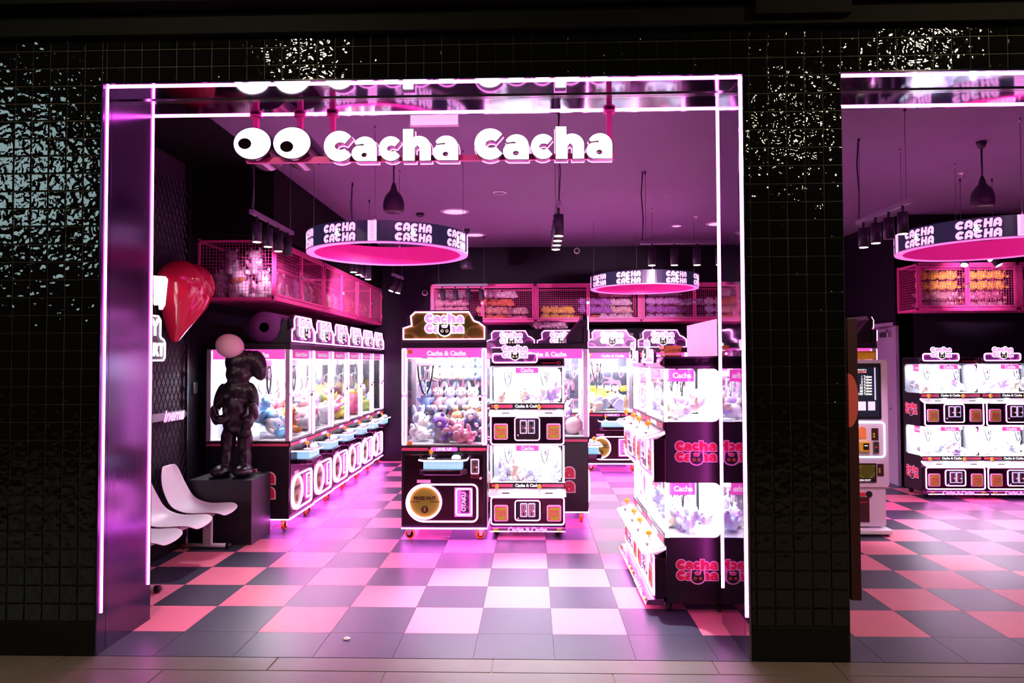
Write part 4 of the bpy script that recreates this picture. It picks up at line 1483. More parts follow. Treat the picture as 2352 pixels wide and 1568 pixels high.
heap = [('lop', 'pl_pale', -.30, .40, .89, 0, 0, .6, 1.25), ('bear', 'pl_grey', -.20, .62, .89, 0, 0, -.3, 1.3), ('lop', 'pl_pale', -.10, .52, .90, .2, 0, 0, 1.2), ('lop', 'pl_white', .02, .58, .95, 0, .3, 0, 1.2),
        ('bear', 'pl_tan', -.02, .36, .93, .3, .5, .5, 1.25), ('lop', 'pl_rose', .14, .34, 1.02, .2, 1.2, .3, 1.25), ('lop', 'pl_navy', .12, .22, .93, -.2, 1.0, .2, 1.25), ('bear', 'pl_purple', .05, .18, .92, .1, -.6, -.3, 1.1),
        ('bear', 'pl_brown', .20, .45, .93, 0, .2, 0, 1.2), ('lop', 'pl_grey', -.03, .12, .90, -.9, .8, .8, 1.2), ('bear', 'pl_rose', .12, .10, .895, -.6, .2, .4, 1.1), ('lop', 'pl_pink', .27, .14, .90, -.3, -1.0, .5, 1.15),
        ('lop', 'pl_white', -.26, .20, .90, -.5, .4, .5, 1.1), ('bear', 'pl_white', .28, .50, 1.03, 0, .3, 0, 1.2), ('lop', 'pl_pale', .26, .62, .95, 0, 0, 0, 1.2), ('round', 'pl_white', -.30, .28, .90, 0, 0, .4, 1.0), ('bear', 'pl_grey', .30, .30, .94, 0, -.4, 0, 1.2)]
for kd, c_, x, y, z, rx, ry, rz, s in heap:
    plush(kd, c_, (fc[0] + x, fc[1] + y, z + .02), (rx, ry, rz), s, ('front ' if y < .25 else 'back ' if y > .45 else 'middle ') + ('left' if x < -.08 else 'right' if x > .1 else 'centre') + ' of the heap in the lone machine', 'heap of toys in the lone machine', True)

# piles in the left row
cols = [['pl_white', 'pl_pink', 'pl_sky', 'pl_tan', 'pl_orange'], ['pl_white', 'pl_grey', 'pl_tan', 'pl_pink'], ['pl_white', 'pl_pink', 'pl_lilac'], ['pl_pink', 'pl_yellow', 'pl_green', 'pl_hot'], ['pl_black', 'pl_hot', 'pl_yellow', 'pl_navy'], ['pl_white', 'pl_orange', 'pl_pale', 'pl_green']]
for k, r in enumerate(row):
    b = r.location
    pile((b.x, b.y, 0), PI / 2, -.24, .26, .16, .66, .90, 20 if k == 0 else 15, ['round', 'bear', 'long', 'ball' if k == 0 else 'round', 'lop'], cols[k], f'{ordw[k]} left-row machine', f'pile in the {ordw[k]} left-row machine', 1.15, 1.5, .36, k == 0)
for k, r in enumerate(backs):
    b = r.location
    lbl = ['leftmost', 'second', 'third', 'rightmost'][k]
    if k >= 2:
        pile((b.x, b.y, 0), 0, -.22, .22, .18, .50, .91, 13, ['bread', 'round', 'bread'] if k == 2 else ['round', 'bear'], ['pl_tan', 'pl_cream', 'pl_white', 'pl_pale', 'pl_yellow'] if k == 2 else ['pl_white', 'pl_pink'], f'{lbl} back-wall machine', f'pile in the {lbl} back-wall machine', 1.1, 1.4, .20)
        for q in range(5):
            plush('round', random.choice(['pl_cream', 'pl_yellow', 'pl_tan']), (b.x - .24 + .12 * q, b.y + .56, 1.183), (0, 0, U(-.2, .2)), .70, f'{ORD[q]} on the middle shelf of the {lbl} back-wall machine', f'middle shelf of the {lbl} back-wall machine')
            plush('round', random.choice(['pl_cream', 'pl_yellow', 'pl_white']), (b.x - .24 + .12 * q, b.y + .56, 1.483), (0, 0, U(-.2, .2)), .70, f'{ORD[q]} on the upper shelf of the {lbl} back-wall machine', f'upper shelf of the {lbl} back-wall machine')
b = side_claw.location
pile((b.x, b.y, 0), PI / 2, -.24, .24, .14, .68, .90, 14, ['round', 'bear', 'lop'], ['pl_white', 'pl_cream', 'pl_lilac', 'pl_rose'], 'sideways claw machine', 'pile in the sideways claw machine', 1.2, 1.5, .25)
for dk, lbl, nm in ((deck_mid, 'middle two-decker', 11), (deck_r1, 'jamb-side two-decker', 12), (deck_r2, 'second jamb-side two-decker', 9), (deck_b1, 'far left two-decker', 9), (deck_b2, 'far right two-decker', 7)):
    b, rz = dk.location, dk.rotation_euler[2]
    for z, lv in ((1.27, 'upper deck'), (.505, 'lower deck')):
        pile((b.x, b.y, 0), rz, -.26, .26, .09, .28, z, nm, ['round', 'bear', 'long', 'lop'], ['pl_white', 'pl_white', 'pl_pale', 'pl_cream', 'pl_lilac'], f'{lv} of the {lbl}', f'{lv} of the {lbl}', .62, .80, .10)

# in the cages
LW = 'nearest cage above the left machines'
for k, (x, y, z, s, w_) in enumerate(((.16, .61, 0, 1.0, 'lower left'), (.16, .38, 0, 1.05, 'lower middle'), (.16, .16, 0, 1.0, 'lower right'), (.17, .50, .25, .85, 'upper left'), (.17, .24, .25, .85, 'upper right'), (.44, .16, 0, 1.0, 'second row'), (.46, .46, 0, 1.0, 'inner second row'), (.70, .16, 0, 1.0, 'at first door'))):
    o = plush('tall', 'pl_white', place_in((-.37, 2.47, CZ + .006), PI / 2, (x, y, z)), (U(-.15, .15), U(-.2, .2), U(-.5, .5)), s, f'bagged {w_} of the {LW}', 'white toys in the nearest left cage', False, True)
    if k == 1:
        MB().sph((-.035, -.09, .18), (.034, .012, .024), 8, 6).sph((.035, -.09, .18), (.034, .012, .024), 8, 6).sph((0, -.094, .18), .014, 8, 6).build('bow', 'gold_bow', o)
for x, y, z, c_ in ((1.0, .16, 0, 'pl_lilac'), (1.26, .16, 0, 'pl_grey'), (1.48, .16, 0, 'pl_cream')):
    plush('tall', c_, place_in((-.37, 2.47, CZ + .006), PI / 2, (x, y, z)), (0, 0, PI / 2 + U(-.4, .4)), .95, f'bagged in the {LW}', 'toys in the nearest left cage', False, True)
for kc, nm in ((1, 'middle'), (2, 'farthest')):
    for q, x in enumerate((.17, .43, .69, .98, 1.23, 1.48)):
        plush('tall', random.choice(['pl_cream', 'pl_rose', 'pl_lilac', 'pl_orange'] if kc == 1 else ['pl_orange', 'pl_yellow', 'pl_cream', 'pl_rose']), place_in((-.37, 2.47 + 1.66 * kc, CZ + .006), PI / 2, (x, .17, 0)), (0, U(-.15, .15), PI / 2 + U(-.4, .4)), U(.85, 1.05),
              f'bagged {(ORD + ("sixth",))[q]} in the {nm} cage above the left machines', f'toys in the {nm} left cage', False, True)
BO = (.565, 6.70, CZ + .006)
LV = lambda z: 'bottom' if z < .08 else 'second' if z < .17 else 'third' if z < .29 else 'top'
HV = lambda x, w: 'left' if x < w / 3 else 'right' if x > w * 2 / 3 else 'centre'
for kc, rolls in ((0, [(.32, .12, 0, 'pl_pink'), (.34, .14, .13, 'pl_rose'), (.32, .20, .26, 'pl_rose'), (.36, .30, .39, 'pl_grey'), (.98, .10, 0, 'pl_orange'), (.98, .12, .13, 'pl_tan'), (1.05, .22, .26, 'pl_orange'), (1.10, .26, .39, 'pl_white'), (1.28, .30, 0, 'pl_pink'), (1.28, .32, .13, 'pl_cream')]),
                  (1, [(.36, .10, 0, 'pl_yellow'), (.36, .12, .13, 'pl_yellow'), (.86, .30, 0, 'pl_orange'), (.95, .14, .13, 'pl_purple'), (.95, .16, .26, 'pl_purple'), (1.28, .10, 0, 'pl_white'), (1.28, .26, .13, 'pl_cream'), (1.28, .28, .26, 'pl_white'), (1.28, .30, .39, 'pl_pink')]),
                  (2, [(.35, .10, 0, 'pl_lilac'), (.35, .10, .13, 'pl_purple'), (.36, .12, .26, 'pl_lilac'), (.40, .2, .39, 'pl_grey'), (.86, .30, 0, 'pl_grey'), (.86, .32, .13, 'pl_navy'), (.86, .34, .26, 'pl_pale'), (1.28, .1, 0, 'pl_white'), (1.28, .12, .13, 'pl_pale'), (1.28, .14, .26, 'pl_white')])):
    nm = ('leftmost', 'middle', 'right')[kc]
    for x, y, z, c_ in rolls:
        plush('roll', c_, (BO[0] + 1.655 * kc + x, BO[1] + y, BO[2] + z), (0, U(-.03, .03), U(-.05, .05)), U(.92, 1.0), f'{LV(z)} {HV(x, 1.65)} in the {nm} cage on the back wall', f'rolls in the {nm} back cage')
for kc, rolls in ((0, [(.32, .12, .26, 'pl_yellow'), (.32, .12, .39, 'pl_yellow'), (.92, .12, .26, 'pl_yellow'), (.92, .12, .39, 'pl_yellow'), (.32, .12, 0, 'pl_rose'), (.34, .14, .13, 'pl_cream'), (.92, .12, 0, 'pl_rose'), (.90, .14, .13, 'pl_pink'), (.62, .33, .05, 'pl_orange')]),
                  (1, [(.34, .12, 0, 'pl_pink'), (.34, .12, .13, 'pl_lilac'), (.34, .12, .26, 'pl_white')])):
    nm = ('yellow-filled', 'edge')[kc]
    for x, y, z, c_ in rolls:
        plush('roll', c_, (6.99 + 1.25 * kc + x, 4.60 + y, CZ + .006 + z), (0, U(-.03, .03), U(-.03, .03)), .95, f'{LV(z)} {HV(x, 1.25)} in the {nm} cage of the right opening', f'rolls in the {nm} right cage', False, kc == 0 and z < .2)
plush('roll', 'pl_rose', (2.45, 6.62, 2.165), (0, 0, .1), .95, 'lying on the back-wall machines', None, False, True)

# ------------------------------------------------------------------ seats, plinth, statue, heart, wall signs
bench = thing('seating_bench', 'row of white shell seats on a grey steel beam by the left mesh wall', 'bench', (0, 0, 0))
prof = [(-1.075, .765), (-1.062, .70), (-1.035, .60), (-1.000, .50), (-.945, .42), (-.87, .375), (-.78, .355), (-.68, .358), (-.59, .365), (-.535, .358), (-.505, .335)]
wid = [.115, .165, .195, .205, .215, .222, .226, .226, .222, .205, .165]


def shell():
    vs, fs = [], []
    ny = 9
    for (x, z), w_ in zip(prof, wid):
        for j in range(ny):
            v = -1 + 2 * j / (ny - 1)
            up = .030 * abs(v) ** 3
            i = prof.index((x, z))
            fx = up if i < 4 else up * .4
            vs.append((x + fx * .8, v * w_, z + (up if i >= 3 else 0)))
    k = len(prof)
    for i in range(k - 1):
        for j in range(ny - 1):
            fs.append((i * ny + j, i * ny + j + 1, (i + 1) * ny + j + 1, (i + 1) * ny + j))
    return MB().add(vs, fs, True).mesh('seat_shell')


SH = shell()
SH.materials.append(M['chair'])
for y in (1.80, 1.30, .80):
    o = ob('seat_shell', SH, None, bench, (0, y, 0))
    s = o.modifiers.new('thick', 'SOLIDIFY')
    s.thickness = .010
    s2 = o.modifiers.new('sub', 'SUBSURF')
    s2.levels = s2.render_levels = 2
    MB().box(-.86, -.66, y - .06, y + .06, .322, .350).build('seat_bracket', 'chair_steel', bench)
MB().box(-.80, -.72, .45, 2.0, .285, .325).build('beam', 'chair_steel', bench, bevel=.004)
for y in (1.93, .73):
    leg = MB().box(-.795, -.715, y - .020, y + .020, .04, .30).build('leg', 'chair_steel', bench, bevel=.006)
    MB().tube([(-.99, y, .030), (-.56, y, .030)], .020, 10).build('foot_bar', 'chair_steel', leg)
    MB().tube([(-.585, y, .030), (-.545, y, .030)], .022, 10).lathe([(.022, 0), (.018, .012)], 12, (-.57, y, 0)).build('foot_cap', 'black_plastic', leg)
    MB().lathe([(.022, 0), (.018, .012)], 12, (-.97, y, 0)).build('foot_pad', 'black_plastic', leg)

pl_ = tag(MB().box(-1.0, -.412, 2.06, 2.53, 0, .59).build('display_plinth', 'plinth', bevel=.003), 'matt black box plinth standing behind the white seats', 'plinth')

st = thing('statue', 'tall glossy black standing figure sculpture with pale pink head on black plinth', 'statue', (-.655, 2.29, .59))
mb = MB()
R_ = lambda ax, a: Matrix.Rotation(a, 3, ax)
S_ = lambda c, r, rot=None: mb.sph(c, r, 14, 10, rot)
for s in (-1, 1):
    S_((s * .105 - .015, -.05, .055), (.095, .14, .055))
    S_((s * .09, .0, .17), (.060, .065, .13))
    S_((s * .08, .01, .34), (.072, .075, .14))
S_((0, .01, .50), (.135, .11, .12))
S_((.0, -.02, .64), (.125, .11, .15))
S_((.0, .0, .80), (.155, .105, .12))
S_((-.165, .0, .74), (.050, .052, .15), R_('Y', .25))
S_((-.185, -.05, .58), (.042, .045, .11), R_('X', .4))
S_((-.10, -.12, .545), (.085, .05, .045))
S_((.165, -.01, .76), (.052, .054, .14), R_('Y', -.2))
S_((.19, -.06, .62), (.045, .048, .10), R_('X', .5))
S_((.155, -.11, .52), (.055, .055, .065))
S_((.13, -.09, .42), (.055, .06, .055))
S_((.02, .0, .97), (.125, .115, .11))
S_((.02, .02, 1.08), (.14, .125, .13))
S_((.115, .0, 1.10), (.075, .09, .10))
S_((.20, .02, 1.05), (.085, .085, .15), R_('Y', -.25))
me = mb.mesh('statue_body', True)
so = ob('statue_body', me, 'statue', st)
rm = so.modifiers.new('skin', 'REMESH')
rm.mode = 'VOXEL'
rm.voxel_size = .014
rm.use_smooth_shade = True
sm = so.modifiers.new('soft', 'SMOOTH')
sm.iterations = 4
MB().sph((-.045, -.055, 1.235), (.135, .105, .115), 24, 16, R_('Y', .3)).build('statue_head', 'statue_pale', st)

# puffy heart on the mesh wall
ht = thing('heart_ornament', 'big glossy red puffy heart mounted high on the left mesh wall', 'ornament', (-1.08, 1.85, 2.225))
mb = MB()
for sy in (-1, 1):
    for i in range(9):
        q = i / 8
        rr = .225 * (1 - q) + .06 * q
        mb.sph((.09 * (1 - q) + .05, sy * .125 * (1 - q) ** .85, .13 - .45 * q), (rr * .95, rr, rr), 16, 10)
        mb.sph((.09 * (1 - q) + .055, 0, .055 - .36 * q), (rr * .97, rr, rr), 16, 10)
hb = mb.build('heart_body', 'heart', ht)
hb.scale = (1, .80, 1)
rm = hb.modifiers.new('skin', 'REMESH')
rm.mode = 'VOXEL'
rm.voxel_size = .016
rm.use_smooth_shade = True
sm = hb.modifiers.new('soft', 'SMOOTH')
sm.iterations = 14
MB().cyl((-.03, 0, 0), (.02, 0, 0), .03).build('wall_mount', 'mesh_black', ht)

# neon wall sign with Y / RT, faces +x; local plane x = along wall
ns = thing('neon_wall_sign', 'white neon outlined wall sign with letters Y and RT below the heart', 'sign', (-.98, 1.13, 1.86), PI / 2)
MB().prism([(-.35, -.17), (-.35, .20), (.33, .20), (.36, .17), (.36, .02), (.40, 0), (.43, -.03), (.43, -.15), (.40, -.17)], -.004, .012).build('sign_panel', 'mesh_back', ns)
led([(-.35, .20), (.32, .20), (.355, .17), (.355, .035), (.375, .015), (.41, .005), (.43, -.02), (.43, -.145), (.405, -.17), (-.35, -.17)], -.012, .008, 'neon_tube', 'sign_white', ns, False)
text('Y', .19, 'sign_white', ns, (.275, -.010, .10), .003, .006)
text('RT', .15, 'sign_white', ns, (.33, -.010, -.085), .003, .005)
for x, z in ((-.25, .1), (.3, -.12)):
    MB().cyl((x, .012, z), (x, .06, z), .008).build('standoff', 'chrome', ns)
lp = thing('white_light_plaque', 'small white glowing plaque shape at the heart\'s left edge', 'sign', (-.90, 1.31, 2.27), PI / 2)
MB().prism([(-.14, .10), (.10, .12), (.14, .10), (.10, -.12), (.06, -.16), (.03, -.07), (-.02, -.13), (-.06, -.05), (-.14, -.10)], -.01, .02).build('plaque_face', 'sign_white', lp)
MB().cyl((0, .02, 0), (0, .24, 0), .012).build('plaque_bracket', 'mesh_black', lp)
sc2 = thing('script_sign', 'pink-white brush script lettering on a dark bar across the mesh', 'sign', (-1.11, 1.78, 1.19), PI / 2)
MB().box(-.40, .42, -.004, .010, -.035, .035).build('sign_bar', 'door_paint', sc2)
text('inema', .15, 'logo_glow', sc2, (.20, -.008, .0), .002, .004, .35)

# foam roll and dark boards on top of the first left machine
fr = tag(MB().lathe([(.05, 0), (.158, 0), (.158, .62), (.05, .62), (.05, 0)], 28, (0, 0, 0), 'y').build('foam_roll', 'foam', None, (-.52, 2.62, 2.022)), 'dark purple foam roll lying on top of the nearest left machine', 'foam roll')
tag(MB().sph((0, 0, 0), (.10, .16, .09), 12, 8).sph((.02, .2, .01), (.09, .12, .085), 12, 8).build('stuffed_sack', 'pl_red', None, (-.62, 3.62, 1.945)), 'dark red sack lying behind the marquees on the left machines', 'sack')
w_ = tag(MB().box(-.0, .02, -.04, .04, -.055, .055).build('wall_switch', 'steel', None, (-1.18, 2.52, 1.42), None, .002), 'small metal switch plate on the dark wall beside the statue', 'switch')

# ------------------------------------------------------------------ token kiosk in the right opening
kx0, kx1, ky = 4.95, 5.572, 2.50
kk = thing('token_kiosk', 'lilac white token kiosk with dark touch screen in the right opening', 'kiosk', ((kx0 + kx1) / 2, ky, 0))
hw = (kx1 - kx0) / 2
bd = MB().prism(rrect(-hw, hw, .455, 1.675, .035), 0, .40).build('kiosk_body', 'kiosk', kk, bevel=.006)
MB().prism(rrect(-hw + .012, hw - .028, .08, .46, .03), .015, .39).build('lower_body', 'kiosk', kk, bevel=.006)
MB().prism_z(rrect(-hw - .01, hw + .005, -.06, .42, .03), .02, .065).build('base_plate', 'white_plastic', kk, bevel=.01)
for sx in (-1, 1):
    for y in (-.02, .38):
        MB().lathe([(.025, 0), (.02, .022)], 10, (sx * (hw - .05), y, 0)).build('levelling_foot', 'black_plastic', kk)
scn = MB().prism(rrect(-hw + .075, hw - .068, 1.105, 1.64, .012), -.008, .004).build('screen_bezel', 'black_print', kk)
MB().box(-hw + .095, hw - .092, -.011, -.006, 1.13, 1.60).build('screen', 'kiosk_screen', scn)
for i, s_ in enumerate(('1 Token', '2 Token', '5 Token', '12 Token', '25 Token', '68 Token', '150 Token')):
    text(s_, .030, 'screen_text', scn, (hw - .155, -.0125, 1.512 - .0275 * i), .0004, .0006, align='RIGHT')
text('PRICE LIST &', .016, 'screen_text', scn, (hw - .205, -.0125, 1.578), .0004, .0003, align='RIGHT')
text('WELCOME', .024, 'screen_red', scn, (hw - .205, -.0125, 1.557), .0004, .0006, align='RIGHT')
MB().box(hw - .132, hw - .120, -.0125, -.010, 1.29, 1.60).build('screen_scroll', 'screen_blue', scn)
MB().box(hw - .290, hw - .216, -.0125, -.010, 1.19, 1.275).build('screen_button', 'screen_pink', scn)
MB().box(hw - .195, hw - .128, -.0125, -.010, 1.19, 1.275).build('screen_button', 'screen_blue', scn)
led(rrect(-hw + .05, hw - .042, .745, 1.075, .03, 4), -.004, .0065, 'pay_panel_led', 'led_blue', kk)
pp = MB().prism(rrect(-hw + .06, hw - .052, .755, 1.065, .025), -.004, .004).build('pay_panel', 'white_plastic', kk)
MB().prism([(hw - .285, .92), (hw - .285, 1.0)] + circ(hw - .250, 1.0, .035, 8, 180, 0, .035) + [(hw - .215, .92)], -.008, -.002).build('orange_notice', 'orange_print', pp)
cr = MB().box(hw - .285, hw - .195, -.045, -.002, .80, .895).build('card_reader', 'token_yellow', pp, bevel=.006)
MB().box(hw - .262, hw - .210, -.048, -.044, .82, .88).build('reader_screen', 'black_print', cr)
MB().box(hw - .252, hw - .222, -.0495, -.047, .855, .862).build('reader_line', 'screen_text', cr)
MB().box(hw - .165, hw - .100, -.007, -.002, .905, 1.02).build('price_sticker', 'maroon', pp)
for z in (.94, .965):
    MB().prism(circ(hw - .143, z, .010, 10), -.010, -.006).build('coin_icon', 'yellow_print', pp)
ca = MB().box(hw - .158, hw - .100, -.020, -.002, .785, .895).build('coin_acceptor', 'steel', pp, bevel=.003)
MB().box(hw - .132, hw - .126, -.024, -.019, .862, .890).build('coin_slot', 'black_print', ca)
MB().box(hw - .142, hw - .116, -.023, -.019, .835, .846).build('coin_label', 'red_print', ca)
MB().box(hw - .134, hw - .124, -.023, -.019, .795, .825).build('coin_return', 'black_print', ca)
ce = MB().box(-hw + .10, hw - .125, -.008, .004, .505, .685).build('coin_exit_tray', 'black_print', kk)
MB().box(-hw + .12, hw - .140, -.010, -.006, .545, .672).build('tray_window', 'gold_camo', ce)
text('COIN EXIT', .026, 'white_print', ce, (hw - .180, -.0095, .524), .0005, .0005, align='RIGHT')
MB().box(hw - .115, hw - .055, -.005, .003, .565, .680).build('exit_sticker', 'maroon', kk)
for z in (.605, .63):
    MB().prism(circ(hw - .095, z, .010, 10), -.008, -.004).build('coin_icon', 'yellow_print', kk)
MB().prism(circ(hw - .19, .39, .030, 18), .006, .016).build('round_sticker', 'black_print', kk)
MB().box(hw - .30, hw - .225, .008, .016, .372, .405).build('red_sticker', 'red_print', kk)
ps = MB().box(hw - .36, hw - .19, .008, .016, .125, .36).build('notice', 'maroon', kk)
for i in range(6):
    MB().box(hw - .34, hw - .21, .0055, .009, .31 - .022 * i, .316 - .022 * i).build('notice_line', 'brown_print' if i else 'red_print', ps)
bk = thing('yellow_basket', 'yellow plastic basket standing on top of the token kiosk', 'basket', (5.40, 2.68, 1.677))
MB().prism([(-.15, 0), (.10, 0), (.115, .075), (-.165, .075)], -.08, .08).build('basket_tub', 'yellow_basket', bk, bevel=.004)
MB().tube([(-.165, -.085, .077), (.115, -.085, .077), (.115, .085, .077), (-.165, .085, .077)], .006, 6, True).build('basket_rim', 'yellow_basket', bk)

mp_ = thing('edge_sign_panel', 'narrow maroon box panel with coral half circle on the pillar\'s right side', 'sign', (0, 0, 0))
MB().box(3.985, 4.042, -.255, .05, .30, 1.915).build('panel_box', 'maroon', mp_, bevel=.003)
for nm, a_ in (('coral_circle', 0),):
    pts = [(3.985, 1.30)] + []
    z0_, r_ = 1.44, .155
    arc = [(3.986 + min(.054, r_ * math.cos(math.radians(t_)) * .37), z0_ + r_ * math.sin(math.radians(t_))) for t_ in range(-90, 91, 15)]
    MB().prism(arc, -.2575, -.2545).build(nm, 'coral', mp_)
    mbx = MB().prism_x([(-.255, z0_ - r_), (-.255, z0_ + r_), (-.05, z0_ + r_), (-.05, z0_ - r_)], 3.9835, 3.9852)
    mbx.build('coral_circle_side', 'coral', mp_)
MB().box(3.925, 3.99, -.15, -.05, .5, .56).box(3.925, 3.99, -.15, -.05, 1.6, 1.66).build('panel_bracket', 'black_plastic', mp_)

# ------------------------------------------------------------------ on the two-deck machines at the right jamb
ob_ = thing('orange_basket', 'small orange slotted basket on top of the two-deck machines', 'basket', (3.20, .92, 1.702))
tub = MB()
for z0_, z1_ in ((0, .012), (.030, .040), (.058, .078)):
    for a, b, c_, d_ in ((-.055 - z1_ * .15, .055 + z1_ * .15, -.10, -.092), (-.055 - z1_ * .15, .055 + z1_ * .15, .092, .10), (-.055 - z1_ * .15, -.048 - z1_ * .15, -.10, .10), (.048 + z1_ * .15, .055 + z1_ * .15, -.10, .10)):
        tub.box(a, b, c_, d_, z0_, z1_)
for i in range(9):
    x = -.054 + .0135 * i
    for y in (-.1, .093):
        tub.box(x - .002, x + .002, y, y + .007, .004, .07)
tub.box(-.055, .055, -.1, .1, 0, .004)
tub.build('basket_tub', 'orange_basket', ob_)
pb = tag(MB().box(3.375, 3.385, .30, 1.17, 1.702, 1.945).build('display_board', 'pink_board', None, None, None, .002), 'pale pink board standing upright on top of the two-deck machines', 'board')
bt = thing('two_deck_crane_machine', 'two-deck crane machine back to back behind the pale pink board, only its topper showing', 'claw machine', (3.885, .74, 0), PI / 2)
MB().box(-.36, .36, 0, .40, .07, 1.70).build('body', 'black_side', bt, bevel=.004)
MB().box(-.36, .36, -.08, 0, .1, 1.15).build('console', 'black_metal', bt, bevel=.004)
q = MB().prism(rrect(-.335, .335, 1.70, 1.86, .02), -.012, .004).build('topper', 'violet_camo', bt)
for xo in (-.30, .12):
    logo(q, xo, 1.93, .22, -.02, 'glow', .005)
for sx in (-1, 1):
    for y in (.04, .36):
        caster(bt, sx * .30, y, .030, 'black_plastic', 0, .022)

# ------------------------------------------------------------------ ceiling fittings
HG = 'black track lights'


def track(label, x0, y0, x1, y1, z, lamps, tilt=None, lit=None, power=None, cable=True):
    t = thing('track_light', label, 'track light', (0, 0, 0), 0, HG)
    a, b = Vector((x0, y0, z)), Vector((x1, y1, z))
    dr = (b - a).normalized()
    nm = Vector((-dr.y, dr.x, 0)) * .018
    MB().add([a - nm, a + nm, b + nm, b - nm, a - nm + Vector((0, 0, .036)), a + nm + Vector((0, 0, .036)), b + nm + Vector((0, 0, .036)), b - nm + Vector((0, 0, .036))],
             [(0, 1, 2, 3), (4, 5, 6, 7), (0, 1, 5, 4), (1, 2, 6, 5), (2, 3, 7, 6), (3, 0, 4, 7)]).build('track_bar', 'track', t)
    for f in (.06, .94):
        p = a.lerp(b, f)
        MB().cyl((p.x, p.y, z + .03), (p.x, p.y, CEIL), .0025, 5).build('suspension_cable', 'wire', t)
        MB().cyl((p.x, p.y, CEIL - .03), (p.x, p.y, CEIL), .010, 8).build('cable_gripper', 'fixture', t)
    if cable:
        p = a.lerp(b, .02)
        MB().tube([(p.x, p.y, z + .03), (p.x + .012, p.y, z + (CEIL - z) * .35), (p.x - .006, p.y, z + (CEIL - z) * .7), (p.x + .01, p.y, CEIL)], .006, 6).build('power_cable', 'black_plastic', t)
    for k in range(lamps):
        p = a.lerp(b, (k + .5) / lamps)
        d = Vector((0, 0, -1)) if not tilt else Vector(tilt[k % len(tilt)]).normalized()
        st_ = MB().cyl(p, p + Vector((0, 0, -.05)), .010, 8).build('lamp_stem', 'fixture', t)
        q0 = p + Vector((0, 0, -.05))
        can = MB().cyl(q0, q0 + d * .165, .040, 16).build('lamp_can', 'fixture', t)
        MB().cyl(q0 + d * .163, q0 + d * .168, .034, 16).build('lamp_lens', 'spot_glow' if (lit is None or lit[k]) else 'fixture', can)
    for pw, am, col in (power or ()):
        c = (a + b) / 2 + Vector((0, 0, -.25))
        L = bpy.data.lights.new('track_spot', 'SPOT')
        L.energy = pw
        L.spot_size = math.radians(54 if col == COOL else 36)
        L.spot_blend = .7
        L.shadow_soft_size = .05
        L.color = col
        o = bpy.data.objects.new('track_spot', L)
        COL.objects.link(o)
        o.location = c
        o.rotation_euler = (Vector(am) - c).to_track_quat('-Z', 'Y').to_euler()
        o.parent = t
    return t


COOL, ROSE = (.92, .94, 1.0), (1.0, .55, .85)
track('track light with four spots hanging before the nearest left cage', -.15, 1.36, -.15, 2.36, 2.90, 4, None, (1, 1, 1, 0), [(50, (.1, .9, 0), COOL), (45, (-.75, 3.0, 2.5), ROSE)])
track('track light seen end-on in the middle under the second word of the sign', 2.375, .96, 2.375, 1.84, 2.855, 4, None, None, [(330, (2.25, .55, 0), COOL), (130, (-.37, 3.4, 2.6), ROSE)])
track('track light with four spots above the far ring sign', 3.27, 2.8, 4.18, 2.8, 2.855, 4, None, None, [(240, (3.4, 6.7, 2.5), ROSE), (60, (4.4, 4.6, 0), COOL)])
track('track light above the left machines behind the near ring sign', .23, 3.1, .23, 4.0, 2.86, 4, None, (1, 1, 0, 1), [(170, (-.4, 5.2, 2.55), ROSE), (200, (1.2, 6.7, 2.5), ROSE)])
track('short tilted two-lamp track before the back wall left of the back cages', .24, 5.3, .30, 5.75, 2.86, 2, ((-.35, -.2, -1), (-.2, -.2, -1)), None, None, False)
track('unlit track light hanging in front of the leftmost back cage', .68, 6.45, 1.48, 6.45, 2.83, 4, ((.1, .1, -1),), (0, 0, 0, 0), None, False)
track('track light with four spots at the left of the right opening', 5.02, 1.86, 5.02, 1.0, 2.855, 4, None, (1, 1, 0, 1), [(60, (5.3, 2.6, .6), ROSE)])
track('three-lamp track light below the ring sign of the right opening', 6.72, 3.25, 7.1, 3.25, 2.86, 3, ((-.4, -.5, -1), (.3, -.8, -.5), (.4, -.4, -1)), None, [(170, (6.6, 2.3, 0), COOL), (110, (7.7, 4.7, 2.6), ROSE)], False)


def pendant(label, x, y):
    t = thing('pendant_lamp', label, 'pendant lamp', (x, y, 0), 0, 'black bell pendants')
    MB().lathe([(.042, 3.60), (.042, 3.585), (.026, 3.545), (.016, 3.54)], 16).build('ceiling_rose', 'fixture', t)
    MB().cyl((0, 0, 3.55), (0, 0, 3.27), .008, 8).build('rod', 'fixture', t)
    MB().lathe([(.012, 3.29), (.024, 3.255), (.032, 3.22), (.055, 3.195), (.080, 3.16), (.094, 3.11), (.095, 3.06), (.088, 3.03), (.080, 3.022), (.074, 3.03)], 28).build('bell_shade', 'fixture', t)
    return t


pendant('black bell pendant lamp hanging above the near ring sign', .92, 1.94)
pendant('black bell pendant lamp in the right opening above the ring sign', 6.15, 1.94)
pendant('black bell pendant lamp half hidden behind the near ring sign', 1.22, 5.85)


def disc(name, label, cat, x, y, r, m, rim='white_plastic', z=CEIL, drop=.012):
    t = thing(name, label, cat, (x, y, z))
    MB().lathe([(r, 0), (r, -.006), (r * .86, -drop), (r * .78, -drop), (r * .78, 0)], 28).build('rim', rim, t)
    MB().lathe([(r * .78, -.002), (r * .78, -.008)], 28).build('face', m, t)
    return t


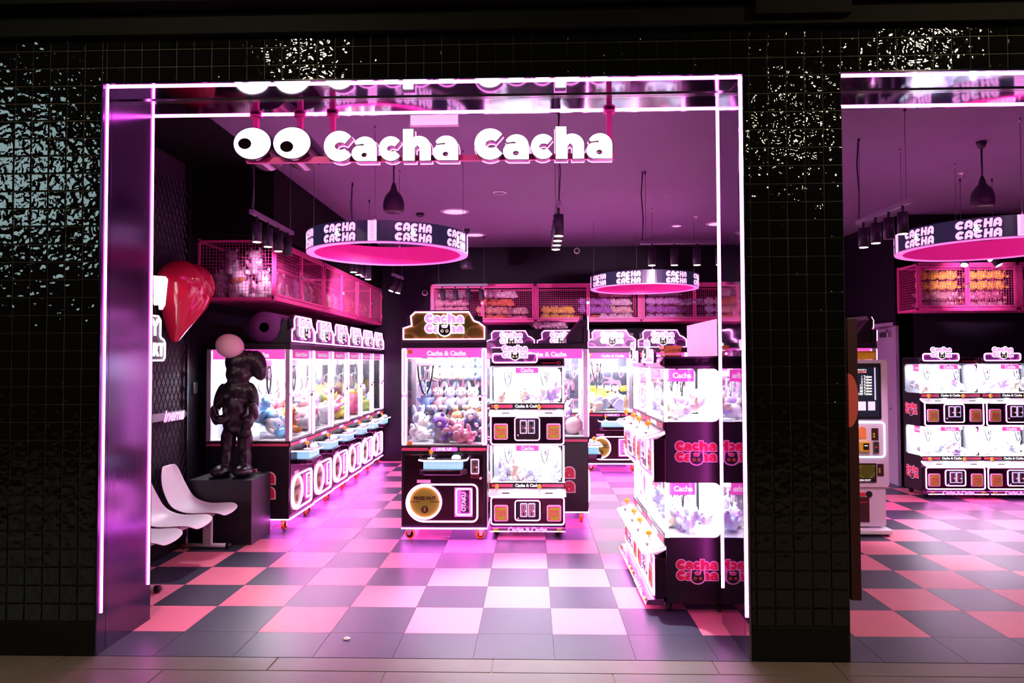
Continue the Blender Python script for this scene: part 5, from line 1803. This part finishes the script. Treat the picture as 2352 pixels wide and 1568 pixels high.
disc('ceiling_vent', 'round white ceiling diffuser above the near ring sign', 'vent', 1.182, 4.62, .185, 'dl_glow')
disc('ceiling_vent', 'round pale ceiling disc partly behind the near ring sign', 'vent', 1.30, 6.3, .16, 'dl_glow')
disc('ceiling_downlight', 'flush pale downlight in the ceiling above the far ring sign', 'downlight', 4.234, 5.72, .075, 'dl_glow')
disc('ceiling_vent', 'round ceiling diffuser cut by the right jamb', 'vent', 4.78, 5.6, .16, 'dl_glow')
disc('ceiling_speaker', 'small round speaker grille in the middle of the ceiling', 'speaker', 1.80, 3.63, .085, 'track', 'steel')
for lb, x, y in (('sprinkler head in the ceiling near the right jamb', 4.373, 5.09), ('sprinkler head in the ceiling of the right opening', 6.62, 3.0)):
    t = thing('sprinkler', lb, 'sprinkler', (x, y, CEIL))
    MB().lathe([(.04, 0), (.04, -.006), (.012, -.012), (.008, -.03)], 16).build('escutcheon', 'white_plastic', t)
    MB().lathe([(.018, -.034), (.018, -.038)], 10).build('deflector', 'chrome', t)
t = thing('smoke_detector', 'dark smoke detector on the ceiling above the near ring sign', 'detector', (.714, 4.73, CEIL))
MB().lathe([(.055, 0), (.055, -.02), (.035, -.045), (.01, -.05)], 18).build('detector_body', 'fixture', t)
for lb, x, y, z in (('dome camera on the upper back wall in the middle', 2.92, 7.44, 3.52), ('dome camera on the back wall beside the leftmost back cage', .36, 7.44, 2.83)):
    t = thing('security_camera', lb, 'camera', (x, y, z))
    MB().lathe([(.05, 0), (.05, .03), (.045, .055)], 16, (0, 0, 0), 'y').build('camera_base', 'white_plastic', t)
    MB().sph((0, -.005, 0), .036, 14, 10).build('camera_dome', 'black_print', t)
ep = thing('hanging_plate', 'blank pale rectangular plate hanging behind the first word of the sign', 'sign', (1.496, .46, 0))
MB().box(-.172, .172, -.012, .012, 3.302, 3.50).build('plate', 'white_plastic', ep, bevel=.002)
MB().prism(rrect(-.165, .165, 3.309, 3.493, .006, 2), -.014, -.011).build('plate_face', 'plate_added_glow', ep)
MB().cyl((-.12, 0, 3.5), (-.12, 0, 3.6), .006).cyl((.12, 0, 3.5), (.12, 0, 3.6), .006).build('plate_rods', 'steel', ep)

# small things on the floor
tag(MB().lathe([(.022, 0), (.022, .004), (.016, .008), (.002, .009)], 20, (0, 0, 0)).build('floor_puck', 'puck', None, (1.04, -.10, .0005)), 'small white round puck on the dark threshold tiles', 'puck')
tag(MB().sph((0, 0, .012), (.05, .035, .012), 9, 5).build('crumpled_wrapper', 'bag', None, (1.35, 2.33, 0)), 'crumpled clear wrapper on the floor under the lone machine', 'wrapper')
